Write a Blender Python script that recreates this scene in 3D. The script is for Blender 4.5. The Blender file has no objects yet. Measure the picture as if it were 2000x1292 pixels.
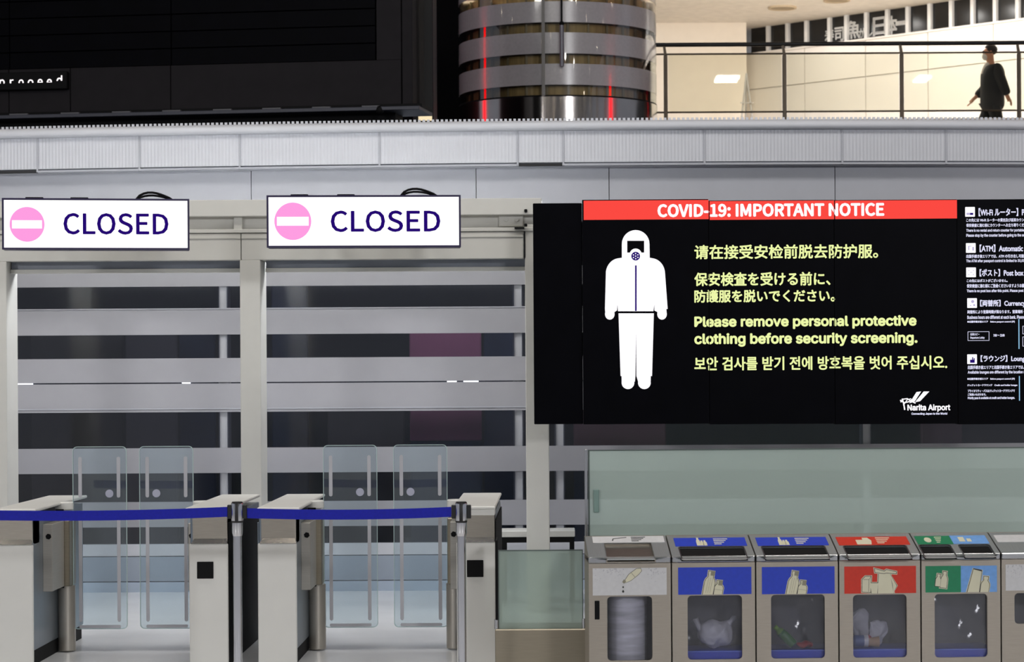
import bpy, bmesh, math, random
from mathutils import Vector, Matrix
from mathutils.geometry import tessellate_polygon
random.seed(7)
S = bpy.context.scene
COL = S.collection
PI = math.pi
# ---------------------------------------------------------------- camera
F = 4600.0            # focal length in pixels of the 2000 x 1292 frame
PX, PY = 1090.0, 720.0  # vanishing point of the straight-ahead direction
H = 1.75              # eye height
RS = 0.006            # camera roll (sine)
RC = math.sqrt(1 - RS * RS)
cam = bpy.data.cameras.new('camera')
cam_o = bpy.data.objects.new('camera', cam)
COL.objects.link(cam_o)
right = Vector((RC, 0, -RS)); up = Vector((RS, 0, RC)); back = Vector((0, -1, 0))
m = Matrix((right, up, back)).transposed().to_4x4()
m.translation = (0, 0, H)
cam_o.matrix_world = m
cam.sensor_width = 36; cam.sensor_fit = 'HORIZONTAL'
cam.lens = F / 2000 * 36
cam.shift_x = -(PX - 1000) / 2000
cam.shift_y = (PY - 646) / 2000
cam.clip_end = 300
cam.dof.use_dof = True
cam.dof.focus_distance = 15.6
cam.dof.aperture_fstop = cam.lens / 1000 / 0.017
S.camera = cam_o
# ---------------------------------------------------------------- world, lamps, exposure
S.view_settings.view_transform = 'Standard'
S.view_settings.look = 'None'
S.view_settings.gamma = 1.0
S.view_settings.use_curve_mapping = False
S.view_settings.exposure = 0.0
S.cycles.use_denoising = True
S.cycles.max_bounces = 10
S.cycles.transparent_max_bounces = 16
S.cycles.sample_clamp_indirect = 6
w = bpy.data.worlds.new('world'); S.world = w; w.use_nodes = True
w.node_tree.nodes['Background'].inputs[0].default_value = (0.80, 0.86, 1.0, 1)
w.node_tree.nodes['Background'].inputs[1].default_value = 0.34

def area(name, loc, size, energy, col, rot=(0, 0, 0)):
    l = bpy.data.lights.new(name, 'AREA'); l.shape = 'RECTANGLE'
    l.size, l.size_y = size; l.energy = energy; l.color = col
    o = bpy.data.objects.new(name, l); COL.objects.link(o)
    o.location = loc; o.rotation_euler = rot
    return o
for ax in (-6, -1.2, 3.6):      # soft ceiling light panels of the hall
    area('hall_light', (ax, 13.0, 8.7), (3.0, 1.6), 170, (1.0, 0.97, 0.93), (math.radians(12), 0, 0))
for ax in (-15, 9.5):           # added fill lamps, unseen above and behind the viewer
    area('hall_fill_light', (ax, -12.5, 8.6), (3.0, 2.4), 1850, (0.98, 0.98, 1.0), (math.radians(77), 0, 0))
for ax, en in ((2.0, 330), (5.6, 215), (9.0, 190)):      # bright upper concourse
    area('concourse_light', (ax, 35.2, 7.75), (2.2, 1.2), en, (1.0, 0.97, 0.93), (math.radians(30), 0, 0))
for ax, ay in ((-5, 16.4), (-2.2, 16.4), (0.6, 16.4)):
    pass
area('room_fill_light', (-0.5, 19.4, 3.1), (7, 0.5), 55, (0.9, 0.92, 1.0), (math.radians(48), 0, 0))  # added fill that brightens the panels behind the facade
area('passage_light', (-2.2, 17.8, 2.95), (4.5, 0.3), 85, (0.93, 0.96, 1.0), (math.radians(-52), 0, 0))

# ---------------------------------------------------------------- helpers
def ray(px, py):
    dx, dy = px - PX, PY - py
    return Vector(((dx * RC + dy * RS) / F, 1.0, (-dx * RS + dy * RC) / F))
def W(px, py, Y):
    r = ray(px, py)
    return Vector((r.x * Y, Y, H + r.z * Y))
class Fr:
    """a vertical plane standing in the hall: local x along it, local y behind it, z up"""
    def __init__(s, px, py, Y, yaw=0.0):
        p = W(px, py, Y); s.o = Vector((p.x, p.y, 0)); s.yaw = math.radians(yaw)
        s.d = Vector((math.cos(s.yaw), math.sin(s.yaw), 0)); s.n = Vector((-math.sin(s.yaw), math.cos(s.yaw), 0))
    def uv(s, px, py, back=0.0):
        r = ray(px, py)
        t = (s.o.dot(s.n) + back) / r.dot(s.n)
        P = r * t + Vector((0, 0, H))
        return ((P - s.o).dot(s.d), P.z)
    def rect(s, x0, y0, x1, y1, back=0.0):
        cx, cy = (x0 + x1) / 2, (y0 + y1) / 2
        return (s.uv(x0, cy, back)[0], s.uv(x1, cy, back)[0], s.uv(cx, y1, back)[1], s.uv(cx, y0, back)[1])
ORIGIN = Fr(PX, PY, 1.0); ORIGIN.o = Vector((0, 0, 0))
Z0 = {}
def lin(c):
    c = c / 255.0
    return c / 12.92 if c <= 0.04045 else ((c + 0.055) / 1.055) ** 2.4
def rgb(c): return (lin(c[0]), lin(c[1]), lin(c[2]), 1)
MATS = {}
def mat(name, c, rough=0.5, metal=0.0, var=0.06, scale=6.0, stretch=(1, 1, 1), bump=0.0, spec=0.5, coat=0.0):
    if name in MATS: return MATS[name]
    M = bpy.data.materials.new(name); M.use_nodes = True; MATS[name] = M
    nt = M.node_tree; N = nt.nodes; L = nt.links
    b = N['Principled BSDF']
    b.inputs['Roughness'].default_value = rough; b.inputs['Metallic'].default_value = metal
    b.inputs['Specular IOR Level'].default_value = spec
    b.inputs['Coat Weight'].default_value = coat
    tc = N.new('ShaderNodeTexCoord'); mp = N.new('ShaderNodeMapping'); mp.inputs['Scale'].default_value = stretch
    nz = N.new('ShaderNodeTexNoise'); nz.inputs['Scale'].default_value = scale; nz.inputs['Detail'].default_value = 4
    L.new(tc.outputs['Object'], mp.inputs[0]); L.new(mp.outputs[0], nz.inputs['Vector'])
    rp = N.new('ShaderNodeValToRGB'); k = rgb(c)
    rp.color_ramp.elements[0].position = 0.3; rp.color_ramp.elements[1].position = 0.7
    rp.color_ramp.elements[0].color = tuple(max(0, v * (1 - var)) for v in k[:3]) + (1,)
    rp.color_ramp.elements[1].color = tuple(min(1, v * (1 + var)) for v in k[:3]) + (1,)
    L.new(nz.outputs[0], rp.inputs[0]); L.new(rp.outputs[0], b.inputs['Base Color'])
    if bump:
        bp = N.new('ShaderNodeBump'); bp.inputs['Strength'].default_value = bump; bp.inputs['Distance'].default_value = 0.002
        L.new(nz.outputs[0], bp.inputs['Height']); L.new(bp.outputs[0], b.inputs['Normal'])
    return M
def emit(name, c, s=1.0):
    if name in MATS: return MATS[name]
    M = bpy.data.materials.new(name); M.use_nodes = True; MATS[name] = M
    nt = M.node_tree; nt.nodes.clear()
    e = nt.nodes.new('ShaderNodeEmission'); o = nt.nodes.new('ShaderNodeOutputMaterial')
    e.inputs[0].default_value = rgb(c); e.inputs[1].default_value = s
    nt.links.new(e.outputs[0], o.inputs[0]); return M
def clear_glass(name, tint=(255, 255, 255), gain=1.0, rough=0.02, base=0.0, haze=0.0, hazec=(200, 210, 205)):
    """thin pane: see-through with a Fresnel reflection, optionally a milky film"""
    if name in MATS: return MATS[name]
    M = bpy.data.materials.new(name); M.use_nodes = True; MATS[name] = M
    nt = M.node_tree; nt.nodes.clear(); N = nt.nodes; L = nt.links
    o = N.new('ShaderNodeOutputMaterial'); t = N.new('ShaderNodeBsdfTransparent'); g = N.new('ShaderNodeBsdfGlossy')
    t.inputs[0].default_value = rgb(tint); g.inputs['Roughness'].default_value = rough
    fr = N.new('ShaderNodeFresnel'); fr.inputs[0].default_value = 1.5
    ma = N.new('ShaderNodeMath'); ma.operation = 'MULTIPLY_ADD'; ma.inputs[1].default_value = gain; ma.inputs[2].default_value = base
    ma.use_clamp = True
    L.new(fr.outputs[0], ma.inputs[0])
    src = t
    if haze:
        d = N.new('ShaderNodeBsdfDiffuse'); d.inputs[0].default_value = rgb(hazec)
        tl = N.new('ShaderNodeBsdfTranslucent'); tl.inputs[0].default_value = rgb(hazec)
        m1 = N.new('ShaderNodeMixShader'); m1.inputs[0].default_value = 0.15
        L.new(d.outputs[0], m1.inputs[1]); L.new(tl.outputs[0], m1.inputs[2])
        m2 = N.new('ShaderNodeMixShader')
        tc = N.new('ShaderNodeTexCoord'); nz = N.new('ShaderNodeTexNoise'); nz.inputs['Scale'].default_value = 2.0
        mr = N.new('ShaderNodeMapRange'); mr.inputs[3].default_value = haze * 0.93; mr.inputs[4].default_value = min(1, haze * 1.07)
        L.new(tc.outputs['Object'], nz.inputs['Vector']); L.new(nz.outputs[0], mr.inputs[0]); L.new(mr.outputs[0], m2.inputs[0])
        L.new(t.outputs[0], m2.inputs[1]); L.new(m1.outputs[0], m2.inputs[2]); src = m2
    mx = N.new('ShaderNodeMixShader')
    L.new(ma.outputs[0], mx.inputs[0]); L.new(src.outputs[0], mx.inputs[1]); L.new(g.outputs[0], mx.inputs[2])
    L.new(mx.outputs[0], o.inputs[0]); return M
class MB:
    def __init__(s): s.bm = bmesh.new()
    def add(s, vs, fs):
        v = [s.bm.verts.new(p) for p in vs]
        out = []
        for f in fs:
            try: out.append(s.bm.faces.new([v[i] for i in f]))
            except ValueError: pass
        return v, out
    def box(s, x0, x1, y0, y1, z0, z1, bev=0.0, seg=1):
        v, f = s.add([(x0, y0, z0), (x1, y0, z0), (x1, y1, z0), (x0, y1, z0), (x0, y0, z1), (x1, y0, z1), (x1, y1, z1), (x0, y1, z1)],
                     [(0, 3, 2, 1), (4, 5, 6, 7), (0, 1, 5, 4), (1, 2, 6, 5), (2, 3, 7, 6), (3, 0, 4, 7)])
        if bev:
            es = list({e for q in f for e in q.edges})
            bmesh.ops.bevel(s.bm, geom=es, offset=bev, segments=seg, affect='EDGES', profile=0.5)
        return s
    def hexa(s, p):   # 8 corner points, bottom loop then top loop
        s.add(p, [(0, 3, 2, 1), (4, 5, 6, 7), (0, 1, 5, 4), (1, 2, 6, 5), (2, 3, 7, 6), (3, 0, 4, 7)]); return s
    def tube(s, pts, r, seg=10, caps=True):
        pts = [Vector(p) for p in pts]; rs = r if isinstance(r, (list, tuple)) else [r] * len(pts)
        rings = []; nrm = None
        for i, p in enumerate(pts):
            t = (pts[min(i + 1, len(pts) - 1)] - pts[max(i - 1, 0)]).normalized()
            if nrm is None:
                nrm = t.orthogonal().normalized()
            nrm = (nrm - t * nrm.dot(t)).normalized(); b = t.cross(nrm)
            rings.append([s.bm.verts.new(p + (nrm * math.cos(a) + b * math.sin(a)) * rs[i]) for a in [2 * PI * k / seg for k in range(seg)]])
        for a, b in zip(rings, rings[1:]):
            for k in range(seg): s.bm.faces.new((a[k], a[(k + 1) % seg], b[(k + 1) % seg], b[k]))
        if caps:
            s.bm.faces.new(rings[0][::-1]); s.bm.faces.new(rings[-1])
        return s
    def lathe(s, prof, cx, cy, seg=24, a0=0.0, a1=2 * PI, zoff=0.0):
        full = abs(a1 - a0 - 2 * PI) < 1e-6; n = seg if full else seg + 1; rings = []
        for r, z in prof:
            rings.append([s.bm.verts.new((cx + r * math.cos(a0 + (a1 - a0) * k / seg), cy + r * math.sin(a0 + (a1 - a0) * k / seg), z + zoff)) for k in range(n)])
        for a, b in zip(rings, rings[1:]):
            for k in range(seg if full else seg): 
                j = (k + 1) % n
                s.bm.faces.new((a[k], a[j], b[j], b[k]))
        if full:
            if prof[0][0] > 1e-5: s.bm.faces.new(rings[0][::-1])
            if prof[-1][0] > 1e-5: s.bm.faces.new(rings[-1])
        return s
    def plate(s, loops, y0, y1, tf=None):
        """flat plate in the local x-z plane, first loop outer, the others holes, from y0 to y1"""
        tf = tf or (lambda x, y, z: (x, y, z))
        tri = tessellate_polygon([[Vector((x, z, 0)) for x, z in l] for l in loops])
        flat = [p for l in loops for p in l]
        A = [s.bm.verts.new(tf(x, y0, z)) for x, z in flat]; B = [s.bm.verts.new(tf(x, y1, z)) for x, z in flat]
        for t in tri:
            try:
                s.bm.faces.new([A[i] for i in t]); s.bm.faces.new([B[i] for i in reversed(t)])
            except ValueError: pass
        k = 0
        for l in loops:
            n = len(l)
            for i in range(n):
                try: s.bm.faces.new((A[k + i], A[k + (i + 1) % n], B[k + (i + 1) % n], B[k + i]))
                except ValueError: pass
            k += n
        return s
    def ball(s, c, r, sub=2, sc=(1, 1, 1)):
        mt = Matrix.Translation(c) @ Matrix.Diagonal((r * sc[0], r * sc[1], r * sc[2], 1))
        bmesh.ops.create_icosphere(s.bm, subdivisions=sub, radius=1, matrix=mt); return s
    def noise(s, amp, freq, seed=0):
        from mathutils import noise as nz
        for v in s.bm.verts:
            v.co += nz.noise_vector(v.co * freq + Vector((seed, seed * 2, 0))) * amp
        return s
def root_z(o):
    while o.parent: o = o.parent
    return Z0.get(o.name, 0.0)
def obj(name, mb, material, parent=None, smooth=35, label=None):
    me = bpy.data.meshes.new(name)
    bmesh.ops.recalc_face_normals(mb.bm, faces=mb.bm.faces[:])
    z = root_z(parent) if parent else 0.0
    if z: bmesh.ops.translate(mb.bm, verts=mb.bm.verts[:], vec=(0, 0, -z))
    mb.bm.to_mesh(me); mb.bm.free()
    if smooth:
        me.polygons.foreach_set('use_smooth', [True] * len(me.polygons))
        me.set_sharp_from_angle(angle=math.radians(smooth))
    me.materials.append(material)
    o = bpy.data.objects.new(name, me); COL.objects.link(o)
    if parent: o.parent = parent
    if label: o['label'] = label
    return o
def thing(name, label, cat, fr=None, z0=0.0, group=None, kind=None):
    o = bpy.data.objects.new(name, None); COL.objects.link(o); o.empty_display_size = 0.1
    if fr:
        o.location = (fr.o.x, fr.o.y, z0); o.rotation_euler = (0, 0, fr.yaw)
    else: o.location = (0, 0, z0)
    Z0[o.name] = z0
    if label: o['label'] = label
    if cat and kind != 'structure': o['category'] = cat
    if group: o['group'] = group
    if kind: o['kind'] = kind
    return o
def struct(name, label=None, fr=None): return thing(name, label, None, fr, 0.0, None, 'structure')
def rrect(x0, x1, z0, z1, r, n=5):
    out = []
    for cx, cz, a in ((x1 - r, z1 - r, 0), (x0 + r, z1 - r, PI / 2), (x0 + r, z0 + r, PI), (x1 - r, z0 + r, 1.5 * PI)):
        for k in range(n + 1): out.append((cx + r * math.cos(a + PI / 2 * k / n), cz + r * math.sin(a + PI / 2 * k / n)))
    return out
def circ(cx, cz, r, n=32, rz=None):
    rz = rz or r
    return [(cx + r * math.cos(2 * PI * k / n), cz + rz * math.sin(2 * PI * k / n)) for k in range(n)]
def rect4(x0, x1, z0, z1): return [(x0, z0), (x1, z0), (x1, z1), (x0, z1)]
def stroke(pts, wd):
    """outline of a polyline of width wd"""
    L_, R_ = [], []
    P = [Vector(p) for p in pts]
    for i, p in enumerate(P):
        t = (P[min(i + 1, len(P) - 1)] - P[max(i - 1, 0)]); t.normalize(); n = Vector((-t.y, t.x)) * wd / 2
        L_.append(tuple(p + n)); R_.append(tuple(p - n))
    return L_ + R_[::-1]
FONT = {}
CJK = 'Noto Sans CJK Regular.woff2'
def font(k):
    if k not in FONT:
        FONT[k] = None
        try:
            import os
            p = os.path.join(bpy.utils.system_resource('DATAFILES', path='fonts'), k)
            if os.path.exists(p): FONT[k] = bpy.data.fonts.load(p)
        except Exception: pass
    return FONT[k]
def text_mesh(body, fk='Inter.woff2'):
    c = bpy.data.curves.new('text', 'FONT'); c.body = body; c.size = 1.0; c.resolution_u = 3
    f = font(fk) if fk else None
    if f: c.font = f
    o = bpy.data.objects.new('text', c); COL.objects.link(o)
    me = bpy.data.meshes.new_from_object(o.evaluated_get(bpy.context.evaluated_depsgraph_get()))
    vs = [v.co.copy() for v in me.vertices]; fs = [tuple(p.vertices) for p in me.polygons]
    bpy.data.objects.remove(o); bpy.data.curves.remove(c); bpy.data.meshes.remove(me)
    return vs, fs
def text(name, body, box, y, material, parent, bold=0.0, clip=None, fk='Inter.woff2', tf=None, hw=1.0):
    """box = local (x0, x1, z0, z1) that the letters fill; x1 None keeps the natural width times hw"""
    vs, fs = text_mesh(body, fk)
    ax0, ax1 = min(v.x for v in vs), max(v.x for v in vs); az0, az1 = min(v.y for v in vs), max(v.y for v in vs)
    x0, x1, z0, z1 = box
    sz = (z1 - z0 - 2 * bold) / (az1 - az0)
    sx = (x1 - x0 - 2 * bold) / (ax1 - ax0) if x1 is not None else sz * hw
    mb = MB()
    offs = [(0, 0)] if not bold else [(bold * math.cos(a), bold * math.sin(a)) for a in [PI / 4 * k for k in range(8)]]
    for i, (ox, oz) in enumerate(offs):
        tf_ = tf or (lambda x, yy, z: (x, yy, z))
        mb.add([tf_(x0 + bold + (v.x - ax0) * sx + ox, y, z0 + bold + (v.y - az0) * sz + oz) for v in vs], fs)
    if clip:
        for val, nrm in ((clip[0], (-1, 0, 0)), (clip[1], (1, 0, 0))):
            if val is None: continue
            bmesh.ops.bisect_plane(mb.bm, geom=mb.bm.verts[:] + mb.bm.edges[:] + mb.bm.faces[:], plane_co=(val, 0, 0), plane_no=nrm, clear_outer=True)
        if len(clip) > 2:
            bmesh.ops.bisect_plane(mb.bm, geom=mb.bm.verts[:] + mb.bm.edges[:] + mb.bm.faces[:], plane_co=(0, 0, clip[2]), plane_no=(0, 0, -1), clear_outer=True)
        if not mb.bm.faces: mb.bm.free(); return None
    return obj(name, mb, material, parent, smooth=0)

# ---------------------------------------------------------------- materials
M_floor = mat('floor_stone', (228, 229, 231), 0.16, 0, 0.05, 1.6, spec=0.5)
M_white = mat('white_paint', (206, 205, 199), 0.45, 0, 0.02)
M_whitec = mat('white_panel', (216, 215, 210), 0.4, 0, 0.015)
M_grey = mat('grey_wall_panel', (172, 174, 182), 0.5, 0, 0.02)
M_ledge = mat('pale_metal_cladding', (200, 202, 209), 0.45, 0.0, 0.02)
M_frost = mat('frosted_band_film', (158, 158, 164), 0.4, 0, 0.02)
M_steel = mat('brushed_steel', (168, 162, 152), 0.34, 1.0, 0.08, 14, (1, 1, 40), 0.03)
M_steelh = mat('polished_steel', (190, 190, 190), 0.2, 1.0, 0.05, 10, (1, 30, 30), 0.02)
M_steelb = mat('bin_steel', (162, 154, 143), 0.42, 0.75, 0.06, 10, (1, 1, 30), 0.02)
M_steeld = mat('side_steel', (128, 138, 148), 0.3, 0.8, 0.1, 3, (1, 1, 0.4))
M_chrome = mat('chrome', (215, 215, 218), 0.08, 1.0, 0.02)
M_black = mat('black_plastic', (14, 14, 16), 0.4, 0, 0.2)
M_blackm = mat('black_matte', (7, 7, 9), 0.7, 0, 0.2, spec=0.2)
M_screen = mat('dark_screen_glass', (6, 6, 10), 0.4, 0, 0.15, spec=0.03)
M_bez = mat('violet_black_frame', (30, 20, 60), 0.35, 0, 0.1)
M_belt = mat('blue_webbing', (4, 18, 165), 0.75, 0, 0.1, 60)
M_glass = clear_glass('clear_glass_pane', (240, 248, 246), 1.0)
M_flap = clear_glass('gate_glass', (242, 248, 250), 1.2, 0.02, 0.0, 0.05, (205, 214, 220))
M_edge = mat('green_glass_edge', (176, 196, 194), 0.2, 0, 0.05)
M_wallglass = clear_glass('facade_glass', (190, 192, 200), 1.2, 0.12, 0.02)
M_frostg = clear_glass('milky_green_glass', (244, 252, 249), 1.0, 0.15, 0.0, 0.47, (230, 246, 238))
E_white = emit('lit_white', (255, 255, 255), 1.25)
E_pink = emit('lit_pink', (255, 158, 226), 1.0)
E_navy = emit('lit_navy', (36, 10, 112), 1.0)
E_red = emit('lit_red', (252, 74, 66), 1.0)
E_bwhite = emit('lit_pure_white', (253, 250, 255), 1.1)
E_yel = emit('lit_pale_yellow', (238, 248, 170), 1.0)
E_txt = emit('lit_bluish_white', (225, 225, 250), 1.0)
E_ink = emit('lit_ink', (40, 18, 110), 1.0)

# ================================================================= SETTING
fl = struct('floor'); fl.name = 'floor'
obj('floor_slab', MB().box(-20, 20, -16, 27, -0.2, 0), M_floor, fl, 0)
UZ = 4.63
M_ufloor = mat('upper_floor_stone', (190, 178, 160), 0.25, 0, 0.04)
fu = struct('floor.001')
obj('upper_floor_slab', MB().box(-16, 24, 27.35, 46, UZ - 0.4, UZ), M_ufloor, fu, 0)
# --- facade of frosted bands behind the gates
YW = 18.7
FW = Fr(PX, 720, YW)
wb = struct('wall_back', None, FW)
X0, X1 = FW.uv(-900, 720)[0], FW.uv(3300, 720)[0]
def zb(py): return H + (PY - (py - (-RS) * (246 - PX) * 1.0)) / F * YW   # heights were read at the left opening (x = 246)
bands = [(524, 560), (604, 654), (700, 747), (749.5, 805), (875, 924), (980, 1029)]
gaps = [(560, 602), (654, 700), (805, 875), (924, 980), (1029, 1062)]
for a, b in bands:
    obj('frosted_band', MB().box(X0, X1, -0.012, 0.012, zb(b), zb(a)), M_frost, wb, 0)
for a in (602.5, 797.5):
    obj('glazing_bar', MB().box(X0, X1, -0.02, -0.012 if a > 700 else 0.012, zb(a + 2.0), zb(a)), M_grey, wb, 0)
MX = [FW.uv(p, 700)[0] for p in (-880, -460, -40, 436, 1012, 1092, 1692, 2240, 2760, 3280)]
for a, b in gaps:
    for q0, q1 in zip(MX, MX[1:]):
        obj('pane', MB().box(q0 + 0.03, q1 - 0.03, 0.0, 0.008, zb(b), zb(a)), M_wallglass, wb, 0)
M_mull = mat('mullion_paint', (176, 178, 184), 0.4)
for q in MX:
    wdt = 0.042
    obj('mullion', MB().box(q - wdt, q + wdt, 0.02, 0.14, 0.0, zb(520), 0.006), M_mull, wb)
obj('wall_panel', MB().box(X0, X1, -0.02, 0.03, zb(1085), zb(1062)), M_ledge, wb, 0)
M_blueg = mat('blue_grey_panel', (152, 162, 176), 0.35, 0, 0.03)
obj('wall_panel', MB().box(X0, X1, -0.025, 0.03, zb(1134), zb(1086.5)), M_blueg, wb, 0)
M_blueg2 = mat('pale_blue_panel', (176, 189, 206), 0.3, 0, 0.03)
obj('kick_panel', MB().box(X0, X1, -0.025, 0.03, 0.0, zb(1136)), M_blueg2, wb, 0)
# --- grey wall panels between the facade and the canopy ledge
CUTS_U = [-900, -300, 485, 928, 1190, 1635, 2080, 2520, 2960, 3300]
# --- canopy ledge: arc in plan, corrugated cladding panels, nosing and toothed edge
lg = struct('trim_1')
AX = W(1250, 300, 18.3).x
RAD = 32.0
def arc(X, off=0.0):   # point on the arc at lateral distance X, pushed inward by off
    a = math.asin((X - AX) / RAD)
    return (AX + (RAD - off) * math.sin(a), 18.3 + RAD - (RAD - off) * math.cos(a))
def arc_x(px, py):     # lateral distance on the arc seen at pixel px
    Y = 18.3
    for _ in range(6):
        X = W(px, py, Y).x; Y = 18.3 + RAD - math.sqrt(RAD ** 2 - (X - AX) ** 2)
    return X
ZPT, ZPB = 3.604, 3.343
def sweep(mb, prof, xa, xb, n):
    """profile of (offset, z) swept along the arc from xa to xb"""
    rings = []
    for k in range(n + 1):
        X = xa + (xb - xa) * k / n
        rings.append([mb.bm.verts.new((*arc(X, o), z)) for o, z in prof])
    m_ = len(prof)
    for a, b in zip(rings, rings[1:]):
        for i in range(m_): mb.bm.faces.new((a[i], a[(i + 1) % m_], b[(i + 1) % m_], b[i]))
    mb.bm.faces.new(rings[0]); mb.bm.faces.new(rings[-1][::-1])
    return mb
lx0, lx1 = arc_x(-900, 300), arc_x(3300, 300)
nose = [(0.02, ZPT - 0.004), (-0.035, ZPT), (-0.05, ZPT + 0.02), (-0.045, ZPT + 0.05), (-0.02, ZPT + 0.068), (0.20, ZPT + 0.095), (0.20, ZPT + 0.05), (0.05, ZPT + 0.02)]
obj('nosing', sweep(MB(), nose, lx0, lx1, 60), M_ledge, lg, 50)
seams = [-900, -600, -280, 73, 272, 468, 741, 1011, 1100, 1376, 1645, 1848, 2120, 2400, 2700, 3000, 3300]
for a, b in zip(seams, seams[1:]):
    xa, xb = arc_x(a, 300) + 0.008, arc_x(b, 300) - 0.008
    mb = MB(); n = max(4, int((xb - xa) / 0.0135)) // 2 * 2
    rows = []
    for k in range(n + 1):
        X = xa + (xb - xa) * k / n
        o = 0.0 if k % 2 else 0.0035
        px_, py_ = arc(X, o); qx, qy = arc(X, 0.03)
        rows.append([mb.bm.verts.new((px_, py_, ZPT - 0.004)), mb.bm.verts.new((px_, py_, ZPB + 0.012)), mb.bm.verts.new((qx, qy, ZPB + 0.012)), mb.bm.verts.new((qx, qy, ZPT - 0.004))])
    for r0, r1 in zip(rows, rows[1:]):
        for i in range(4): mb.bm.faces.new((r0[i], r0[(i + 1) % 4], r1[(i + 1) % 4], r1[i]))
    obj('cladding_panel', mb, M_ledge, lg, 0)
    if b < 3300:
        X = arc_x(b, 300)
        obj('seam_bar', sweep(MB(), [(-0.004, ZPB - 0.012), (-0.004, ZPT), (0.02, ZPT), (0.02, ZPB - 0.012)], X - 0.0075, X + 0.0075, 1), M_grey, lg, 0)
    if a not in (-280, 1011):
        obj('bottom_rail', sweep(MB(), [(-0.004, ZPB - 0.014), (-0.004, ZPB + 0.001), (0.03, ZPB + 0.001), (0.03, ZPB - 0.014)], xa, xb, 6), M_grey, lg, 0)
    else:
        obj('bottom_rail', sweep(MB(), [(0.004, ZPB - 0.016), (0.004, ZPB + 0.004), (0.03, ZPB + 0.004), (0.03, ZPB - 0.016)], xa, xb, 6), M_black, lg, 0)
obj('soffit', sweep(MB(), [(0.03, ZPB - 0.02), (0.03, ZPT), (0.5, ZPT), (0.5, ZPB - 0.02)], lx0, lx1, 40), M_grey, lg, 0)
M_roof = mat('canopy_roof', (66, 70, 86), 0.6, 0, 0.1)
obj('canopy_roof', sweep(MB(), [(0.2, ZPT), (0.2, ZPT + 0.085), (5.0, ZPT + 0.30), (5.0, ZPT)], lx0, lx1, 40), M_roof, lg, 0)
mb = MB(); X = lx0
while X < lx1:
    p = [arc(X, 0.185), arc(X + 0.02, 0.185), arc(X + 0.02, 0.2), arc(X, 0.2)]
    zt = ZPT + 0.112
    mb.hexa([(*q, ZPT + 0.09) for q in p] + [(*q, zt) for q in p]); X += 0.036
wu = struct('wall_upper')
for a, b in zip(CUTS_U, CUTS_U[1:]):
    xa, xb = arc_x(a, 350) + 0.003, arc_x(b, 350) - 0.003
    obj('panel', sweep(MB(), [(0.10, 2.9), (0.10, ZPT - 0.1), (0.16, ZPT - 0.1), (0.16, 2.9)], xa, xb, 12), M_grey, wu, 0)
obj('backing', sweep(MB(), [(0.17, 2.9), (0.17, ZPT - 0.1), (0.2, ZPT - 0.1), (0.2, 2.9)], lx0, lx1, 24), M_blackm, wu, 0)
t_ = obj('toothed_edge', mb, M_ledge, lg, 0); t_['kind'] = 'stuff'

# --- portal frame with white posts and the shutter header
YP = 17.0
FP = Fr(PX, 720, YP)
dr = struct('door_1', None, FP)
def pz(px, py): return FP.uv(px, py)
hx0, hx1 = pz(-260, 450)[0], pz(1058, 450)[0]
def hz(py): return FP.uv(700, py)[1]
obj('header_beam', MB().box(hx0, hx1, -0.02, 0.34, hz(421), hz(389), 0.004), M_white, dr)
obj('header_web', MB().box(hx0, hx1 - 0.05, 0.07, 0.30, hz(452), hz(421)), M_white, dr)
obj('header_rail', MB().box(hx0, hx1 - 0.05, -0.01, 0.09, hz(453), hz(446), 0.003), M_white, dr)
for a, b in ((-260, 470), (471.5, 1022)):
    obj('header_panel', MB().box(pz(a, 480)[0], pz(b, 480)[0], 0.0, 0.30, hz(506), hz(454), 0.003), M_white, dr)
    obj('header_strip', MB().box(pz(a, 480)[0], pz(b, 480)[0], -0.008, 0.0, hz(464), hz(462)), M_white, dr, 0)
for a, b in ((-240, 0), (14, 470), (515, 1027)):
    obj('door_track', MB().box(pz(a, 515)[0], pz(b, 515)[0], 0.14, 0.30, hz(524), hz(506)), mat('track_grey', (140, 146, 158), 0.35), dr, 0)
    obj('track_lip', MB().box(pz(a, 515)[0], pz(b, 515)[0], 0.10, 0.14, hz(529), hz(521), 0.003), M_white, dr)
mb = MB(); a, b, c, d = FP.rect(974, 417, 1022, 441); mb.box(a, b, 0.04, 0.07, c, d, 0.006); br = obj('bracket', mb, M_white, dr)
for p in (988, 1009):
    u, z = pz(p, 428); obj('bolt', MB().tube([(u, 0.025, z), (u, 0.045, z)], 0.015, 12), M_white, br)
a, b, c, d = FP.rect(455, 418, 472, 449); obj('bracket', MB().box(a, b, 0.03, 0.07, c, d, 0.004), M_white, dr)
for (p, q) in ((1027, 412), (1027, 440)):
    a, b, c, d = FP.rect(p - 3, q - 3, p + 3, q + 3); obj('rubber_stop', MB().box(a, b, -0.05, -0.02, c, d, 0.004), M_blackm, dr)
a, b, c, d = FP.rect(1024, 444, 1026, 503); obj('joint_strip', MB().box(a, b, -0.004, 0.0, c, d), M_blackm, dr, 0)  # black strip along the joint at the header end
a, b, c, d = FP.rect(1005, 444, 1024, 447); obj('latch', MB().box(a, b, -0.03, -0.005, c, d), M_blackm, dr, 0)
for a, b in ((-32, 14), (470, 510), (1027, 1072)):
    obj('post', MB().box(pz(a, 800)[0], pz(b, 800)[0], 0.0, 0.345, 0.0, hz(506) if a < 1000 else hz(440), 0.004), M_white, dr)

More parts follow.
